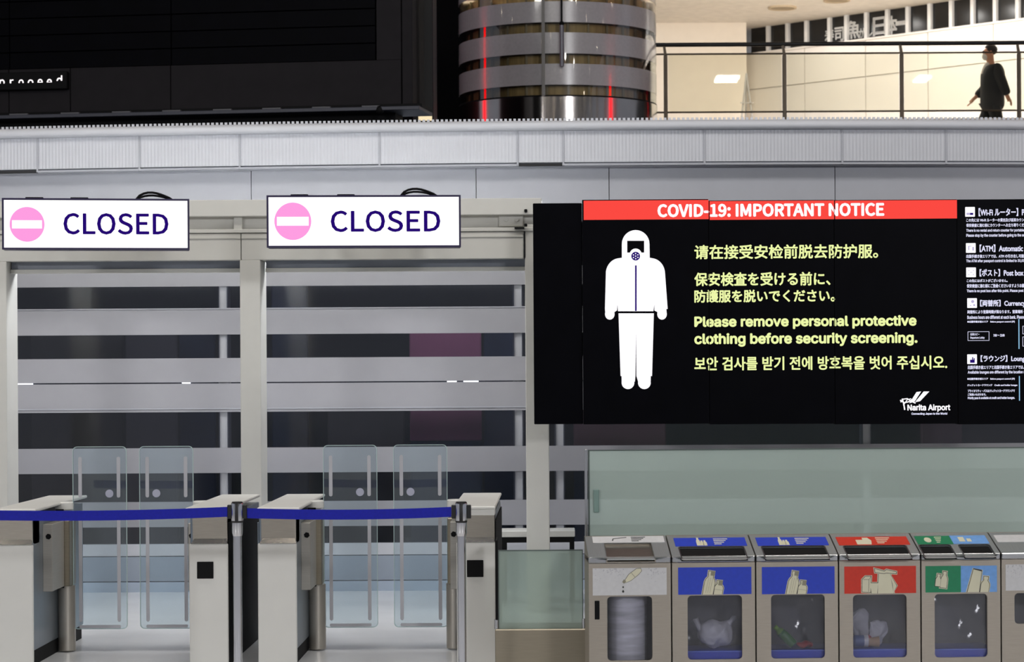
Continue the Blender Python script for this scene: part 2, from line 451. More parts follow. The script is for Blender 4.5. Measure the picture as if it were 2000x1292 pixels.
# --- dim room behind the facade
rm = struct('wall_rear')
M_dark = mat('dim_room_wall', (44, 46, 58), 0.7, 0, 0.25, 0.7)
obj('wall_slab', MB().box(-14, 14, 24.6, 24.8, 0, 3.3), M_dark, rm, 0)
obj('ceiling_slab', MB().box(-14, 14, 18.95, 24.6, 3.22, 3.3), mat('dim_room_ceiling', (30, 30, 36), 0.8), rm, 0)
M_mauve = mat('mauve_reflection', (196, 120, 150), 0.6, 0, 0.18, 1.2)  # pink reflection in the facade glass, painted as coloured panels in the room
M_mauve2 = mat('dull_rose_reflection', (140, 100, 108), 0.6, 0, 0.2, 1.2)  # duller part of the same painted reflection
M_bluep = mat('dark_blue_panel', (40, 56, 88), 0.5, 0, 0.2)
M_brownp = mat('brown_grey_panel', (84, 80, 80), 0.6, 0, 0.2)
for px0, px1, py0, py1, Y, mt in ((800, 940, 625, 860, 20.6, M_mauve), (945, 1010, 600, 900, 21.2, M_bluep), (1120, 1300, 760, 900, 20.8, M_mauve2), (1800, 1880, 780, 900, 20.8, M_mauve2),
                                  (60, 240, 640, 870, 21.5, M_brownp), (245, 345, 640, 900, 21.2, mat('taupe_panel', (104, 100, 104), 0.6)), (350, 420, 640, 960, 22.0, M_bluep), (530, 600, 540, 620, 22.0, M_bluep),
                                  (640, 790, 800, 1060, 22.0, M_brownp)):
    q = Fr(PX, 720, Y); a, b, c, d = q.rect(px0, py0, px1, py1)
    zl_ = c if 'mauve' in mt.name or 'rose' in mt.name else 0.0
    obj('added_room_panel', MB().box(a + q.o.x, b + q.o.x, Y, Y + 0.08, zl_, d, 0.01), mt, rm)  # added panels; the pink ones stand in for a reflection
    if zl_: obj('added_room_panel', MB().box(a + q.o.x, b + q.o.x, Y, Y + 0.08, 0.0, zl_ - 0.005, 0.01), M_bluep, rm)

E_slit = emit('lit_room_lamp', (240, 244, 255), 2.0)
for p0, p1, py in ((30, 42, 748.5), (46, 60, 748.5), (355, 369, 746.8), (873, 891, 743.8), (905, 934, 743.6)):
    Y = 20.2; P0 = W(p0, py, Y); P1 = W(p1, py, Y)
    obj('wall_lamp', MB().box(P0.x, P1.x, Y, Y + 0.1, P0.z - 0.03, P0.z + 0.03, 0.01), E_slit, rm)
obj('lamp_rail', MB().box(-14, 14, 20.31, 20.36, 1.56, 1.68), M_dark, rm, 0)
# --- upper level: dark side, beige wall with clerestory, ceiling
M_dk = mat('black_hall_wall', (5, 5, 7), 0.8, 0, 0.2, spec=0.1)
wl = struct('wall_left')
obj('wall_slab', MB().box(-20, 1.2, 32.0, 32.3, UZ, 11), M_dk, wl, 0)
q = Fr(PX, 100, 25.6); a, b, c, d = q.rect(806, 0, 846, 240)
obj('dark_column', MB().box(a + q.o.x, b + q.o.x, 25.6, 26.4, 4.2, 9.0, 0.01), mat('black_column_cladding', (12, 11, 13), 0.5), wl)
M_beige = mat('cream_wall', (226, 220, 212), 0.55, 0, 0.02, 2)
bp = struct('wall_front')
q = Fr(PX, 100, 41.3); a, b, c, d = q.rect(1200, 0, 1458, 228)
obj('wall_slab', MB().box(a + q.o.x, b + q.o.x, 41.3, 44, UZ, 9.0), mat('beige_pillar_wall', (230, 219, 203), 0.55, 0, 0.02), bp, 0)
pA = W(1460, 100, 42.0); pB = W(2000, 100, 37.9)
yaw = math.degrees(math.atan2(pB.y - pA.y, pB.x - pA.x))
FR = Fr(1460, 100, 42.0, yaw)
wr = struct('wall_right', None, FR)
ZSB = (FR.uv(1496, 99.5)[1] + FR.uv(1984, 38)[1]) / 2; ZST = (FR.uv(1496, 52)[1] + FR.uv(1812, 4)[1]) / 2
ZSM = FR.uv(1600, 160)[1]
vc = [FR.uv(p, 100)[0] for p in (1440, 1571, 1690, 1812, 1940, 2080, 2230, 2390, 2560, 2740)]
for a, b in zip(vc, vc[1:]):
    obj('wall_panel', MB().box(a + 0.008, b - 0.008, 0, 0.1, UZ, ZSM - 0.008, 0.003), M_beige, wr)
    obj('wall_panel', MB().box(a + 0.008, b - 0.008, 0, 0.1, ZSM + 0.008, ZSB, 0.003), M_beige, wr)
obj('wall_core', MB().box(vc[0], vc[-1], 0.04, 0.3, UZ, ZSB), M_beige, wr, 0)
wn = struct('window_1', None, FR)
mu = [1460, 1496, 1534, 1571, 1616, 1649, 1688, 1729, 1769, 1812, 1854, 1896, 1940, 1984, 2030, 2080, 2131, 2183, 2236, 2290, 2345, 2401, 2458, 2516, 2575, 2635]
us = [FR.uv(p, 70)[0] for p in mu]
M_dpane = mat('dark_window_glass', (16, 17, 18), 0.2, 0, 0.2)
M_mwhite = mat('window_mullion_white', (214, 212, 208), 0.4)
for a, b in zip(us, us[1:]):
    obj('pane', MB().box(a, b, 0.10, 0.13, ZSB, ZST), M_dpane, wn, 0)
for a in us[1:]:
    obj('mullion', MB().box(a - 0.032, a + 0.032, 0.03, 0.12, ZSB, ZST, 0.005), M_mwhite, wn)
obj('window_sill', MB().box(us[0], us[-1], -0.03, 0.12, ZSB - 0.03, ZSB), M_beige, wn, 0)
for p in (1600, 1690, 1812, 1885, 1945, 2060):     # wall washers in the upper ceiling
    u = FR.uv(p, 80)[0]; q = FR.o + FR.d * u - FR.n * 1.3
    l = bpy.data.lights.new('wall_washer', 'SPOT'); l.energy = 34; l.color = (1, 0.97, 0.93); l.spot_size = math.radians(110); l.spot_blend = 0.8; l.shadow_soft_size = 0.05
    lo = bpy.data.objects.new('wall_washer', l); COL.objects.link(lo); lo.location = (q.x, q.y, ZST - 0.03)
    lo.rotation_euler = (math.radians(44), 0, FR.yaw)
cu = struct('ceiling.001')
obj('ceiling_slab', MB().box(1.6, 24, 28.5, 46, ZST, ZST + 0.2), mat('upper_ceiling_white', (236, 230, 222), 0.7), cu, 0)
# hall ceiling with downlights and lamps, above the frame
ce = struct('ceiling')
obj('ceiling_slab', MB().box(-22, 22, -24, 25, 9.0, 9.2), mat('hall_ceiling', (70, 70, 74), 0.8), ce, 0)
E_dl = emit('downlight_lens', (255, 240, 214), 50.0)
k = 0
for iy, yy in enumerate((-20, -14, -8, -2, 4, 10, 15, 20)):
    for xx in (-18, -12, -7, -2.5, 2.5, 7, 12, 18):
        x_ = xx + random.uniform(-1.2, 1.2)
        if 2.0 < x_ < 14 and -9 < yy < 9: continue
        obj('downlight', MB().lathe([(0.15, 8.985), (0.15, 8.998)], x_, yy, 12), E_dl, ce, 0)
E_tube = emit('lamp_tube', (255, 250, 240), 30.0)
for x_, y_, wd in ((4.26, 1.2, 0.56), (9.17, 1.0, 0.3)):
    obj('light_fixture', MB().box(x_ - wd / 2, x_ + wd / 2, y_ - 0.5, y_ + 0.5, 8.93, 8.99), E_tube, ce, 0)
# tall red illuminated pillars on the hall sides, seen only as streaks in the rounded glass
E_rb = emit('lit_red_pillar', (235, 4, 16), 9.0)
ws = struct('wall_side')
obj('red_pillar', MB().box(-19.2, -18.0, 28.4, 29.5, 5.4, 8.3), E_rb, ws, 0)
obj('red_pillar', MB().box(16.6, 17.4, 19.0, 19.8, 5.2, 7.45), E_rb, ws, 0)
for yy in range(-16, 24, 6):
    obj('hall_pillar', MB().box(-20.6, -19.8, yy, yy + 0.8, 0, 9.0), mat('hall_pillar_pale', (200, 200, 196), 0.6), ws, 0)
    obj('hall_pillar', MB().box(19.8, 20.6, yy, yy + 0.8, 0, 9.0), mat('hall_pillar_pale', (200, 200, 196), 0.6), ws, 0)

# ================================================================= UPPER LEVEL THINGS
# --- big dark departure board
FB = Fr(400, 100, 24.05, -8.5)
bd = thing('departure_board', 'huge dark departure board of black display rows in a charcoal frame, switched off', 'board', FB, 3.9)
M_char = mat('charcoal_panel', (38, 36, 39), 0.7, 0, 0.08, spec=0.1)
ua = FB.uv(-330, 60)[0]; ub = FB.uv(805, 60)[0]
def bz(py): return FB.uv(400, py)[1]
xs = [FB.uv(p, 160)[0] for p in (-330, 17, 137, 333, 784)]
for a, b in zip(xs, xs[1:]):
    obj('lower_panel', MB().box(a + 0.004, b - 0.004, 0, 0.3, bz(212), bz(126), 0.004), M_char, bd)
obj('frame_post', MB().box(FB.uv(735, 60)[0], FB.uv(783, 60)[0], 0, 0.3, bz(126), bz(-160), 0.004), M_char, bd)
obj('frame_post', MB().box(FB.uv(785, 60)[0], ub, 0, 0.34, bz(212), bz(-160), 0.004), M_char, bd)
vx = [FB.uv(p, 60)[0] for p in (-330, 17, 333, 733)]
M_row = mat('black_display_row', (3, 3, 7), 0.5, 0, 0.3, spec=0.04)
yy = 125
while yy > -150:
    for a, b in zip(vx, vx[1:]):
        obj('display_row', MB().box(a + 0.004, b - 0.004, 0.02, 0.2, bz(yy), bz(yy - 32), 0.003), M_row, bd)
    yy -= 33.5
obj('back_case', MB().box(ua, ub, 0.2, 0.6, bz(212), bz(-160)), M_blackm, bd, 0)
M_slate = mat('dark_slate_metal', (58, 60, 72), 0.5, 0, 0.1)
obj('base_rail', MB().box(ua, ub + 0.1, -0.15, 0.5, bz(226), bz(219), 0.004), M_slate, bd)
obj('base_rail', MB().box(ua, ub + 0.1, -0.02, 0.5, bz(219), bz(212)), M_blackm, bd, 0)
for p in (-60, 40, 140, 240, 338, 437, 533, 630, 727):
    a = FB.uv(p - 18, 216)[0]; b = FB.uv(p + 18, 216)[0]
    obj('base_bracket', MB().box(a, b, -0.06, 0.0, bz(219), bz(214.5), 0.003), mat('bracket_grey', (92, 92, 98), 0.5), bd)
u, z = FB.uv(747, 217); obj('knob', MB().ball((u, -0.12, z), 0.045, 2), M_blackm, bd)
obj('support', MB().box(ua + 0.3, ub - 0.2, 0.1, 0.45, 3.9, bz(226)), M_blackm, bd, 0)
led = thing('message_sign', 'slim black light-dot sign with half lit white letters under the departure board', 'sign', FB, bz(178))
a, b, c, d = FB.rect(-130, 144, 136, 178)
obj('housing', MB().box(a, b, -0.08, -0.001, c, d, 0.006), M_blackm, led)
E_led = emit('lit_letters', (255, 246, 248), 1.6)
a, b, c, d = FB.rect(4, 150, 128, 174)
zc_ = FB.uv(60, 163.5)[1]
for ch, x0_, x1_, y0_, y1_ in (('p', 5, 15, 157, 174), ('r', 25, 32, 157, 168), ('o', 42, 52, 157, 170), ('o', 60, 71, 157, 170), ('e', 79, 89, 156, 170), ('e', 97, 107, 156, 170), ('d', 116, 127, 149, 168)):
    e_ = FB.rect(x0_, y0_, x1_, y1_)
    text('lit_letter', ch, e_, -0.082, E_led, led, 0.0015, (None, None, zc_ if ch != 'd' else FB.uv(60, 161)[1]))
lamp = thing('floor_lamp_box', 'small warm lit box at the foot of the black column beside the board', 'lamp', Fr(830, 226, 24.6), 4.28)
lf = Fr(830, 226, 24.6); a, b, c, d = lf.rect(817, 221, 843, 236)
obj('lit_panel', MB().box(a, b, 0, 0.1, c, d, 0.01), emit('warm_lit_panel', (255, 232, 190), 1.0), lamp)
obj('base', MB().box(a - 0.02, b + 0.02, -0.02, 0.3, 4.28 - 0.05, c), M_blackm, lamp)

# --- round glass lift shaft
YC = 28.75; RC_ = 1.205
pc = W(1089, 120, YC)
FC = Fr(1089, 120, YC)
el = thing('glass_lift_shaft', 'round glass lift shaft with frosted rings and a mirror steel base', 'lift', FC, UZ)
YF = YC - RC_
def cz(py): return H + (PY - py) / F * YF
M_cf = mat('frosted_ring_film', (186, 182, 184), 0.22, 0, 0.05, 30, spec=0.8, coat=0.5)
M_cg = clear_glass('lift_glass', (240, 234, 220), 1.6, 0.02, 0.06)
A0, A1 = PI * 0.98, PI * 2.02
A0, A1 = 0, 2 * PI
yy = 165
for k in range(5):
    obj('frosted_ring', MB().lathe([(RC_, cz(yy)), (RC_, cz(yy - 41))], 0, 0, 72), M_cf, el)
    yy -= 61
yy = 185
for k in range(5):
    obj('glass_ring', MB().lathe([(RC_ - 0.004, cz(yy)), (RC_ - 0.004, cz(yy - 20))], 0, 0, 72), M_cg, el)
    yy -= 61
obj('black_gasket', MB().lathe([(RC_ + 0.004, cz(188)), (RC_ + 0.004, cz(185))], 0, 0, 72), M_blackm, el)
obj('steel_base', MB().lathe([(RC_ + 0.008, UZ), (RC_ + 0.008, cz(188))], 0, 0, 72), mat('mirror_steel', (170, 165, 162), 0.12, 1.0, 0.05), el)
M_core = mat('lift_core_brown', (196, 178, 138), 0.5, 0, 0.25, 3, (6, 6, 0.3))
obj('lift_core', MB().lathe([(1.09, UZ), (1.09, cz(-160))], 0, 0, 40), M_core, el)
M_rib = mat('lift_rib_pale', (150, 145, 125), 0.4)
for k in range(14):
    an = PI + PI * (k + 0.5) / 14
    obj('core_rib', MB().box(1.105 * math.cos(an) - 0.012, 1.105 * math.cos(an) + 0.012, 1.105 * math.sin(an) - 0.02, 1.105 * math.sin(an) + 0.02, UZ, cz(-160)), M_rib, el, 0)
u0 = FC.uv(1061, 100, -RC_)[0]
obj('glass_joint', MB().box(u0 - 0.018, u0 + 0.018, -RC_ - 0.012, -RC_ + 0.05, cz(187), cz(-140)), mat('joint_grey', (100, 98, 96), 0.4, 0.6), el, 0)
u0, zt = FC.uv(1097, 46, -RC_ - 0.06)
hd = obj('hanging_rod', MB().tube([(u0, -RC_ - 0.07, cz(-140)), (u0, -RC_ - 0.07, zt)], 0.012, 10).ball((u0, -RC_ - 0.07, zt), 0.03, 2), M_blackm, el)
obj('rod_sleeve', MB().tube([(u0, -RC_ - 0.07, zt - 0.02), (u0, -RC_ - 0.07, cz(131))], 0.026, 12), mat('grey_sleeve', (120, 120, 128), 0.35, 0.3), hd)

for an in (200, 235, 270, 305, 340):    # added fill lamps at the shaft head, brightening the core
    l = bpy.data.lights.new('shaft_fill_light', 'POINT'); l.energy = 60; l.color = (1, 0.93, 0.8); l.shadow_soft_size = 0.02
    lo = bpy.data.objects.new('shaft_fill_light', l); COL.objects.link(lo); a_ = math.radians(an)
    lo.location = (pc.x + 1.155 * math.cos(a_), YC + 1.155 * math.sin(a_), cz(-40))
# --- balustrade of the upper walkway
YR = 30.0
FG = Fr(1650, 150, YR)
ra = thing('balustrade', 'glass balustrade with bronze posts and a black handrail on the upper walkway', 'railing', FG, UZ)
M_brz = mat('bronze_metal', (84, 74, 62), 0.4, 0.6, 0.1)
gx0, gx1 = FG.uv(1270, 90)[0], FG.uv(2930, 90)[0]
def gz(py): return FG.uv(1650, py)[1]
obj('handrail', MB().tube([(gx0, 0, gz(85.5)), (gx1, 0, gz(85.5))], 0.027, 14), M_black, ra)
obj('upper_rail', MB().tube([(gx0, 0.02, gz(103.5)), (gx1, 0.02, gz(103.5))], 0.012, 10), M_brz, ra)
obj('lower_rail', MB().tube([(gx0, 0.02, gz(217)), (gx1, 0.02, gz(217))], 0.012, 10), M_brz, ra)
posts = [1300, 1532, 1761, 1990, 2220, 2450, 2680, 2910]
for p in posts:
    u = FG.uv(p, 150)[0]
    mb = MB().box(u - 0.024, u + 0.024, -0.03, 0.03, UZ, gz(106), 0.006)
    mb.hexa([(u - 0.018, -0.02, gz(106)), (u + 0.018, -0.02, gz(106)), (u + 0.018, 0.02, gz(106)), (u - 0.018, 0.02, gz(106)),
             (u - 0.035, -0.02, gz(86)), (u - 0.005, -0.02, gz(86)), (u - 0.005, 0.02, gz(86)), (u - 0.035, 0.02, gz(86))])
    obj('post', mb, M_brz, ra)
M_rg = clear_glass('balustrade_glass', (246, 246, 240), 1.0, 0.01)
for a, b in zip(posts, posts[1:]):
    obj('glass_pane', MB().box(FG.uv(a, 150)[0] + 0.035, FG.uv(b, 150)[0] - 0.035, 0.014, 0.026, gz(217), gz(103.5)), M_rg, ra, 0)
# --- faint white A-frame stand behind the glass
FS = Fr(1458, 180, 38.5)
st = thing('sign_easel', 'pale thin-legged easel stand in front of the beige wall corner', 'easel', FS, UZ)
M_eas = mat('easel_white', (150, 146, 140), 0.6)
tz = FS.uv(1458, 143)[1]
for dx, dy in ((-0.2, -0.15), (0.2, -0.15), (0.0, 0.35)):
    obj('leg', MB().tube([(0, 0, tz), (dx * 0.45, dy * 0.6, (tz + UZ) / 2 + 0.2), (dx, dy, UZ)], [0.012, 0.018, 0.016], 8), M_eas, st)
obj('crossbar', MB().box(-0.11, 0.11, -0.11, -0.095, FS.uv(1458, 203)[1], FS.uv(1458, 201)[1]), M_eas, st, 0)
# --- ceiling vents, shop sign
for i, (p, q, r_) in enumerate(((1528, 15, 0.24), (1634, 0.5, 0.22))):
    rr = ray(p, q); t_y = (ZST - 0.01 - H) / rr.z; P = rr * t_y
    vt = thing('ceiling_vent', ('round beige vent in the upper ceiling, wholly in view', 'round dark beige vent in the upper ceiling, cut by the top edge of the picture')[i], 'vent', None, ZST - 0.03, 'round vents in the upper ceiling')
    vt.location = (P.x, P.y, ZST - 0.03)
    obj('ring', MB().lathe([(r_, ZST), (r_, ZST - 0.03), (r_ * 0.85, ZST - 0.03), (r_ * 0.82, ZST - 0.01)], 0, 0, 28), mat('vent_beige', (196, 178, 150), 0.6), vt)
    obj('grille', MB().lathe([(0.0001, ZST - 0.018), (r_ * 0.3, ZST - 0.022), (r_ * 0.82, ZST - 0.012)], 0, 0, 28), mat('vent_core', (166, 150, 126), 0.7), vt)
sg = thing('shop_sign', 'white brush-style Japanese lettering across the dark clerestory windows', 'sign', FR, FR.uv(1690, 80)[1])
E_sg = mat('sign_white_letters', (246, 244, 240), 0.5)
for ch, x0, y0, x1, y1, bo in (('寿', 1611, 57, 1629, 82, .012), ('司', 1630, 53, 1648, 80, .014), ('魚', 1652, 40, 1680, 76, .02), ('が', 1677, 54, 1690, 74, .01), ('し', 1692, 51, 1704, 71, .012),
                              ('日', 1705, 33, 1731, 69, .022), ('本', 1731, 31, 1752, 67, .02), ('一', 1749, 41, 1769, 49, .014)):
    xa, xb, za, zt = FR.rect(x0, y0, x1, y1, 0.095)
    text('lettering', ch, (xa, xb, za, zt), 0.093, E_sg, sg, bo * 0.35, None, None)

# --- man in a dark suit, walking
def skin(name, joints, edges, material, parent, root=0, sub=2):
    me = bpy.data.meshes.new(name)
    me.from_pydata([j[:3] for j in joints], edges, []); me.update()
    o = bpy.data.objects.new(name, me); COL.objects.link(o)
    sm = o.modifiers.new('skin', 'SKIN'); sm.use_smooth_shade = True
    ss = o.modifiers.new('subsurf', 'SUBSURF'); ss.levels = sub; ss.render_levels = sub
    for i, j in enumerate(joints):
        d = me.skin_vertices[0].data[i]; r = j[3]
        d.radius = r if isinstance(r, tuple) else (r, r); d.use_root = (i == root)
    ev = bpy.data.meshes.new_from_object(o.evaluated_get(bpy.context.evaluated_depsgraph_get()))
    bpy.data.objects.remove(o); bpy.data.meshes.remove(me)
    o = bpy.data.objects.new(name, ev); COL.objects.link(o)
    ev.polygons.foreach_set('use_smooth', [True] * len(ev.polygons))
    ev.materials.clear(); ev.materials.append(material); o.parent = parent
    return o
FM = Fr(1937, 150, 33.5)
mn = thing('person', 'person in a black suit and face mask walking along the upper walkway', 'person', FM, UZ)
mn.location.z = UZ
M_skin = mat('skin', (206, 150, 118), 0.5, 0, 0.04)
M_suit = mat('black_suit_cloth', (16, 17, 18), 0.8, 0, 0.2, 40)
# local: walks towards -x; -y is the side facing the hall.  z from the floor
def hand(base, wrist, dirv, flex):
    """finger chains continuing from a wrist joint index; returns joints and edges"""
    J, E = [], []
    wv = Vector(wrist); d = Vector(dirv).normalized(); side = Vector((0, 1, 0)); palm = wv + d * 0.055
    J.append((*palm, (0.030, 0.018))); E.append((base[0], base[1])); pi_ = base[1]
    n = base[1] + 1
    for i, (o, l) in enumerate(((-0.026, 0.062), (-0.009, 0.072), (0.009, 0.068), (0.025, 0.052))):
        k = palm + side * o + d * 0.03; f1 = k + d * l * 0.5 + Vector(flex) * 0.012; f2 = k + d * l * 0.85 + Vector(flex) * 0.035
        for q, r in ((k, 0.0095), (f1, 0.0085), (f2, 0.007)): J.append((*q, r))
        E += [(pi_, n), (n, n + 1), (n + 1, n + 2)]; n += 3
    t1 = wv + d * 0.03 + Vector(flex) * 0.03; t2 = t1 + d * 0.045 + Vector(flex) * 0.015
    J += [(*t1, 0.011), (*t2, 0.009)]; E += [(base[0], n), (n, n + 1)]
    return J, E
bj = [(0, 0, 0.92, (0.085, 0.07)), (0.0, 0, 1.12, (0.08, 0.07)), (0.0, 0, 1.28, (0.085, 0.07)), (0.005, 0, 1.38, 0.055), (-0.015, 0, 1.455, 0.052), (-0.035, 0, 1.52, (0.08, 0.07)), (-0.045, 0, 1.60, (0.095, 0.08)), (-0.03, 0, 1.665, (0.065, 0.058)),
      # near arm (left), swung back
      (0.02, -0.17, 1.34, 0.036), (0.10, -0.22, 1.10, 0.032), (0.185, -0.21, 0.93, 0.029),
      # far arm (right), swung forward
      (-0.01, 0.17, 1.34, 0.036), (-0.05, 0.22, 1.10, 0.032), (-0.215, 0.20, 0.955, 0.029),
      # legs
      (-0.02, 0.09, 0.80, 0.06), (-0.17, 0.09, 0.48, 0.05), (-0.28, 0.09, 0.09, 0.038), (-0.38, 0.09, 0.03, 0.032),
      (0.02, -0.09, 0.80, 0.06), (0.08, -0.09, 0.47, 0.05), (0.33, -0.09, 0.14, 0.038), (0.27, -0.09, 0.035, 0.032)]
be = [(0, 1), (1, 2), (2, 3), (3, 4), (4, 5), (5, 6), (6, 7), (2, 8), (8, 9), (9, 10), (2, 11), (11, 12), (12, 13), (0, 14), (14, 15), (15, 16), (16, 17), (0, 18), (18, 19), (19, 20), (20, 21)]
J1, E1 = hand((10, len(bj)), (0.185, -0.21, 0.93), (0.35, 0, -0.6), (-0.7, 0, -0.3)); bj += J1; be += E1
J2, E2 = hand((13, len(bj)), (-0.215, 0.20, 0.955), (-0.45, 0, -0.6), (-0.6, 0, 0.1)); bj += J2; be += E2
nb = len(bj); bj.append((-0.135, 0, 1.555, 0.012)); be.append((5, nb))      # nose
bj[nb] = (-0.128, 0, 1.572, 0.014); be[-1] = (6, nb)
body = skin('body', bj, be, M_skin, mn)
JK = [(0.01, 0, 0.72, (0.205, 0.19)), (0.005, 0, 0.90, (0.195, 0.19)), (0.005, 0, 1.08, (0.18, 0.18)), (0.015, 0, 1.25, (0.17, 0.19)), (0.02, 0, 1.36, (0.125, 0.15)), (0.015, 0, 1.43, 0.062),
      (0.03, -0.19, 1.34, 0.085), (0.115, -0.235, 1.10, 0.075), (0.185, -0.215, 0.945, 0.06), (0.0, 0.19, 1.34, 0.085), (-0.05, 0.23, 1.10, 0.075), (-0.19, 0.205, 0.975, 0.06)]
skin('jacket', JK, [(0, 1), (1, 2), (2, 3), (3, 4), (4, 5), (3, 6), (6, 7), (7, 8), (3, 9), (9, 10), (10, 11)], M_suit, mn)
TR = [(0, 0, 0.90, (0.135, 0.12)), (-0.02, 0.09, 0.78, 0.105), (-0.17, 0.09, 0.47, 0.082), (-0.275, 0.09, 0.10, 0.07), (0.02, -0.09, 0.78, 0.105), (0.085, -0.09, 0.46, 0.082), (0.32, -0.09, 0.16, 0.07)]
skin('trousers', TR, [(0, 1), (1, 2), (2, 3), (0, 4), (4, 5), (5, 6)], M_suit, mn)
M_shoe = mat('black_leather', (12, 11, 11), 0.3)
skin('shoe', [(-0.25, 0.09, 0.045, 0.042), (-0.33, 0.09, 0.04, 0.042), (-0.42, 0.09, 0.035, 0.034)], [(0, 1), (1, 2)], M_shoe, mn)
skin('shoe', [(0.36, -0.09, 0.10, 0.042), (0.30, -0.09, 0.055, 0.042), (0.24, -0.09, 0.035, 0.032)], [(0, 1), (1, 2)], M_shoe, mn)
skin('shirt_collar', [(-0.02, 0, 1.43, (0.062, 0.06)), (-0.085, 0, 1.375, (0.052, 0.045)), (-0.135, 0, 1.27, (0.04, 0.03))], [(0, 1), (1, 2)], mat('white_shirt', (232, 226, 222), 0.7), mn)
Z0[mn.name] = 0.0
mb = MB().ball((-0.012, 0, 1.618), 0.1, 3, (0.98, 0.84, 0.82)); 
for v in list(mb.bm.verts):
    if v.co.x < -0.075 and v.co.z < 1.645: v.co.x = -0.075 + (v.co.x + 0.075) * 0.2
    if v.co.z < 1.56: v.co.x = max(v.co.x, 0.005)
mb.noise(0.006, 40)
obj('hair', mb, mat('black_hair', (18, 15, 14), 0.6, 0, 0.3, 60), mn, 180)
mb = MB().ball((-0.085, 0, 1.525), 0.058, 3, (0.9, 1.0, 1.0)); obj('face_mask', mb, mat('white_mask', (226, 224, 222), 0.8), mn, 180)
for s_ in (-1, 1):
    obj('ear', MB().ball((-0.025, s_ * 0.078, 1.568), 0.028, 2, (0.7, 0.4, 1.1)), M_skin, mn, 180)
    obj('eye', MB().ball((-0.121, s_ * 0.03, 1.598), 0.009, 2), M_blackm, mn, 180)

# ================================================================= SIGNS OVER THE GATES
def closed_sign(px0, px1, pyl, pyr, h0, yaw, label, gl, yc):
    fr = Fr((px0 + px1) / 2, (pyl + pyr) / 2 + h0 / 2, 16.0, yaw)
    zb_ = fr.uv((px0 + px1) / 2, (pyl + pyr) / 2 + h0)[1]
    t = thing('closed_sign', label, 'sign', fr, zb_, 'lit closed signs above the gates')
    mid = ((px0 + px1) / 2, (pyl + pyr) / 2 + h0 / 2)
    def R(x0, y0, x1, y1, b=0.0):       # pixels measured along the sign, straightened
        k = (pyr - pyl) / (px1 - px0)
        f = lambda x, y: fr.uv(x, y + k * 0 , b)
        a = fr.uv(x0, mid[1], b)[0]; c = fr.uv(x1, mid[1], b)[0]
        return (a, c, fr.uv(mid[0], y1, b)[1], fr.uv(mid[0], y0, b)[1])
    yt = (pyl + pyr) / 2; yb = yt + h0
    a, b, c, d = R(px0, yt, px1, yb)
    obj('housing', MB().box(a, b, 0.0, 0.16, c, d, 0.006), M_bez, t)
    e = 0.013
    obj('front_frame', MB().plate([rect4(a, b, c, d), rect4(a + e, b - e, c + e, d - e)], -0.012, 0.0), M_bez, t)
    sc = obj('lit_face', MB().box(a + e, b - e, -0.006, 0.0, c + e, d - e), E_white, t, 0)
    cx, cy, r = yc
    u, z = fr.uv(cx, cy); rr = abs(fr.uv(cx + r, cy)[0] - u)
    ic = obj('no_entry_disc', MB().plate([circ(u, z, rr, 48, rr * 1.02)], -0.009, -0.006), E_pink, sc)
    obj('no_entry_bar', MB().plate([rect4(u - rr * 0.86, u + rr * 0.86, z - rr * 0.24, z + rr * 0.24)], -0.011, -0.009), E_white, sc)
    bx = R(*gl); text('closed_lettering', 'CLOSED', bx, -0.009, E_navy, sc, 0.003, None, CJK)
    cab = R(px0 + 260, yt - 12, px0 + 335, yt)
    for k, off in enumerate((0.0, 0.018)):
        pts = [(cab[0] + off, 0.09, d - 0.005)]
        for i in range(1, 9):
            f_ = i / 9.0
            pts.append((cab[0] + (cab[1] - cab[0]) * f_ + off * 0.3, 0.09 + 0.03 * k, d + (0.05 - off) * math.sin(PI * min(1, f_ ** 0.75))))
        pts.append((cab[1] - off, 0.11, d - 0.005))
        obj('cable', MB().tube(pts, 0.008, 8), M_blackm, t)
    for k in (0.12, 0.36):
        u_ = a + (b - a) * k
        obj('top_clip', MB().box(u_, u_ + 0.12, 0.06, 0.12, d, d + 0.012, 0.003), M_blackm, t)
    for k in (0.25, 0.75):
        u_ = a + (b - a) * k
        obj('mounting_arm', MB().box(u_ - 0.03, u_ + 0.03, 0.16, 0.99 - (u_ * math.sin(fr.yaw)), d - 0.16, d - 0.08), M_white, t)
    return t
closed_sign(4, 370, 391, 384, 100, 9, 'lit white closed sign with pink no-entry disc at the left-hand opening beside the picture edge', (124, 416, 329, 458), (53, 438, 34))
closed_sign(521, 900, 383, 379, 102, 3, 'lit white closed sign with pink no-entry disc above the gate nearest the black display wall', (646, 411, 860, 453), (572, 432, 36))

# ================================================================= NOTICE DISPLAY WALL
YD = 16.4
FD = Fr(1500, 600, YD)
def DR(x0, y0, x1, y1): return FD.rect(x0, y0, x1, y1)
side = thing('black_side_cabinet', 'tall plain black cabinet panel at the end of the notice displays', 'cabinet', FD, DR(1042, 395, 1135, 828)[2])
a, b, c, d = DR(1042, 396, 1138.5, 828)
obj('cabinet_body', MB().box(a, b - 0.003, 0.03, 0.25, c, d, 0.004), M_screen, side)
obj('wall_mount', MB().box(a + 0.1, b - 0.1, 0.25, 0.60, c + 0.2, d - 0.2), M_blackm, side, 0)
pans = [(1138, 1385), (1385, 1630), (1630, 1870), (1870, 2114)]
lab = ['black display at the notice end with the white protective suit pictogram', 'black display with the first words of the yellow notice and 19: IMPORTANT', 'black display with NOTICE on red, the notice line ends and an airport logo',
       'black display with small white airport service notes beside square icons']
tops = [389, 390.5, 389.5, 388.5]
disp = []; clips = []
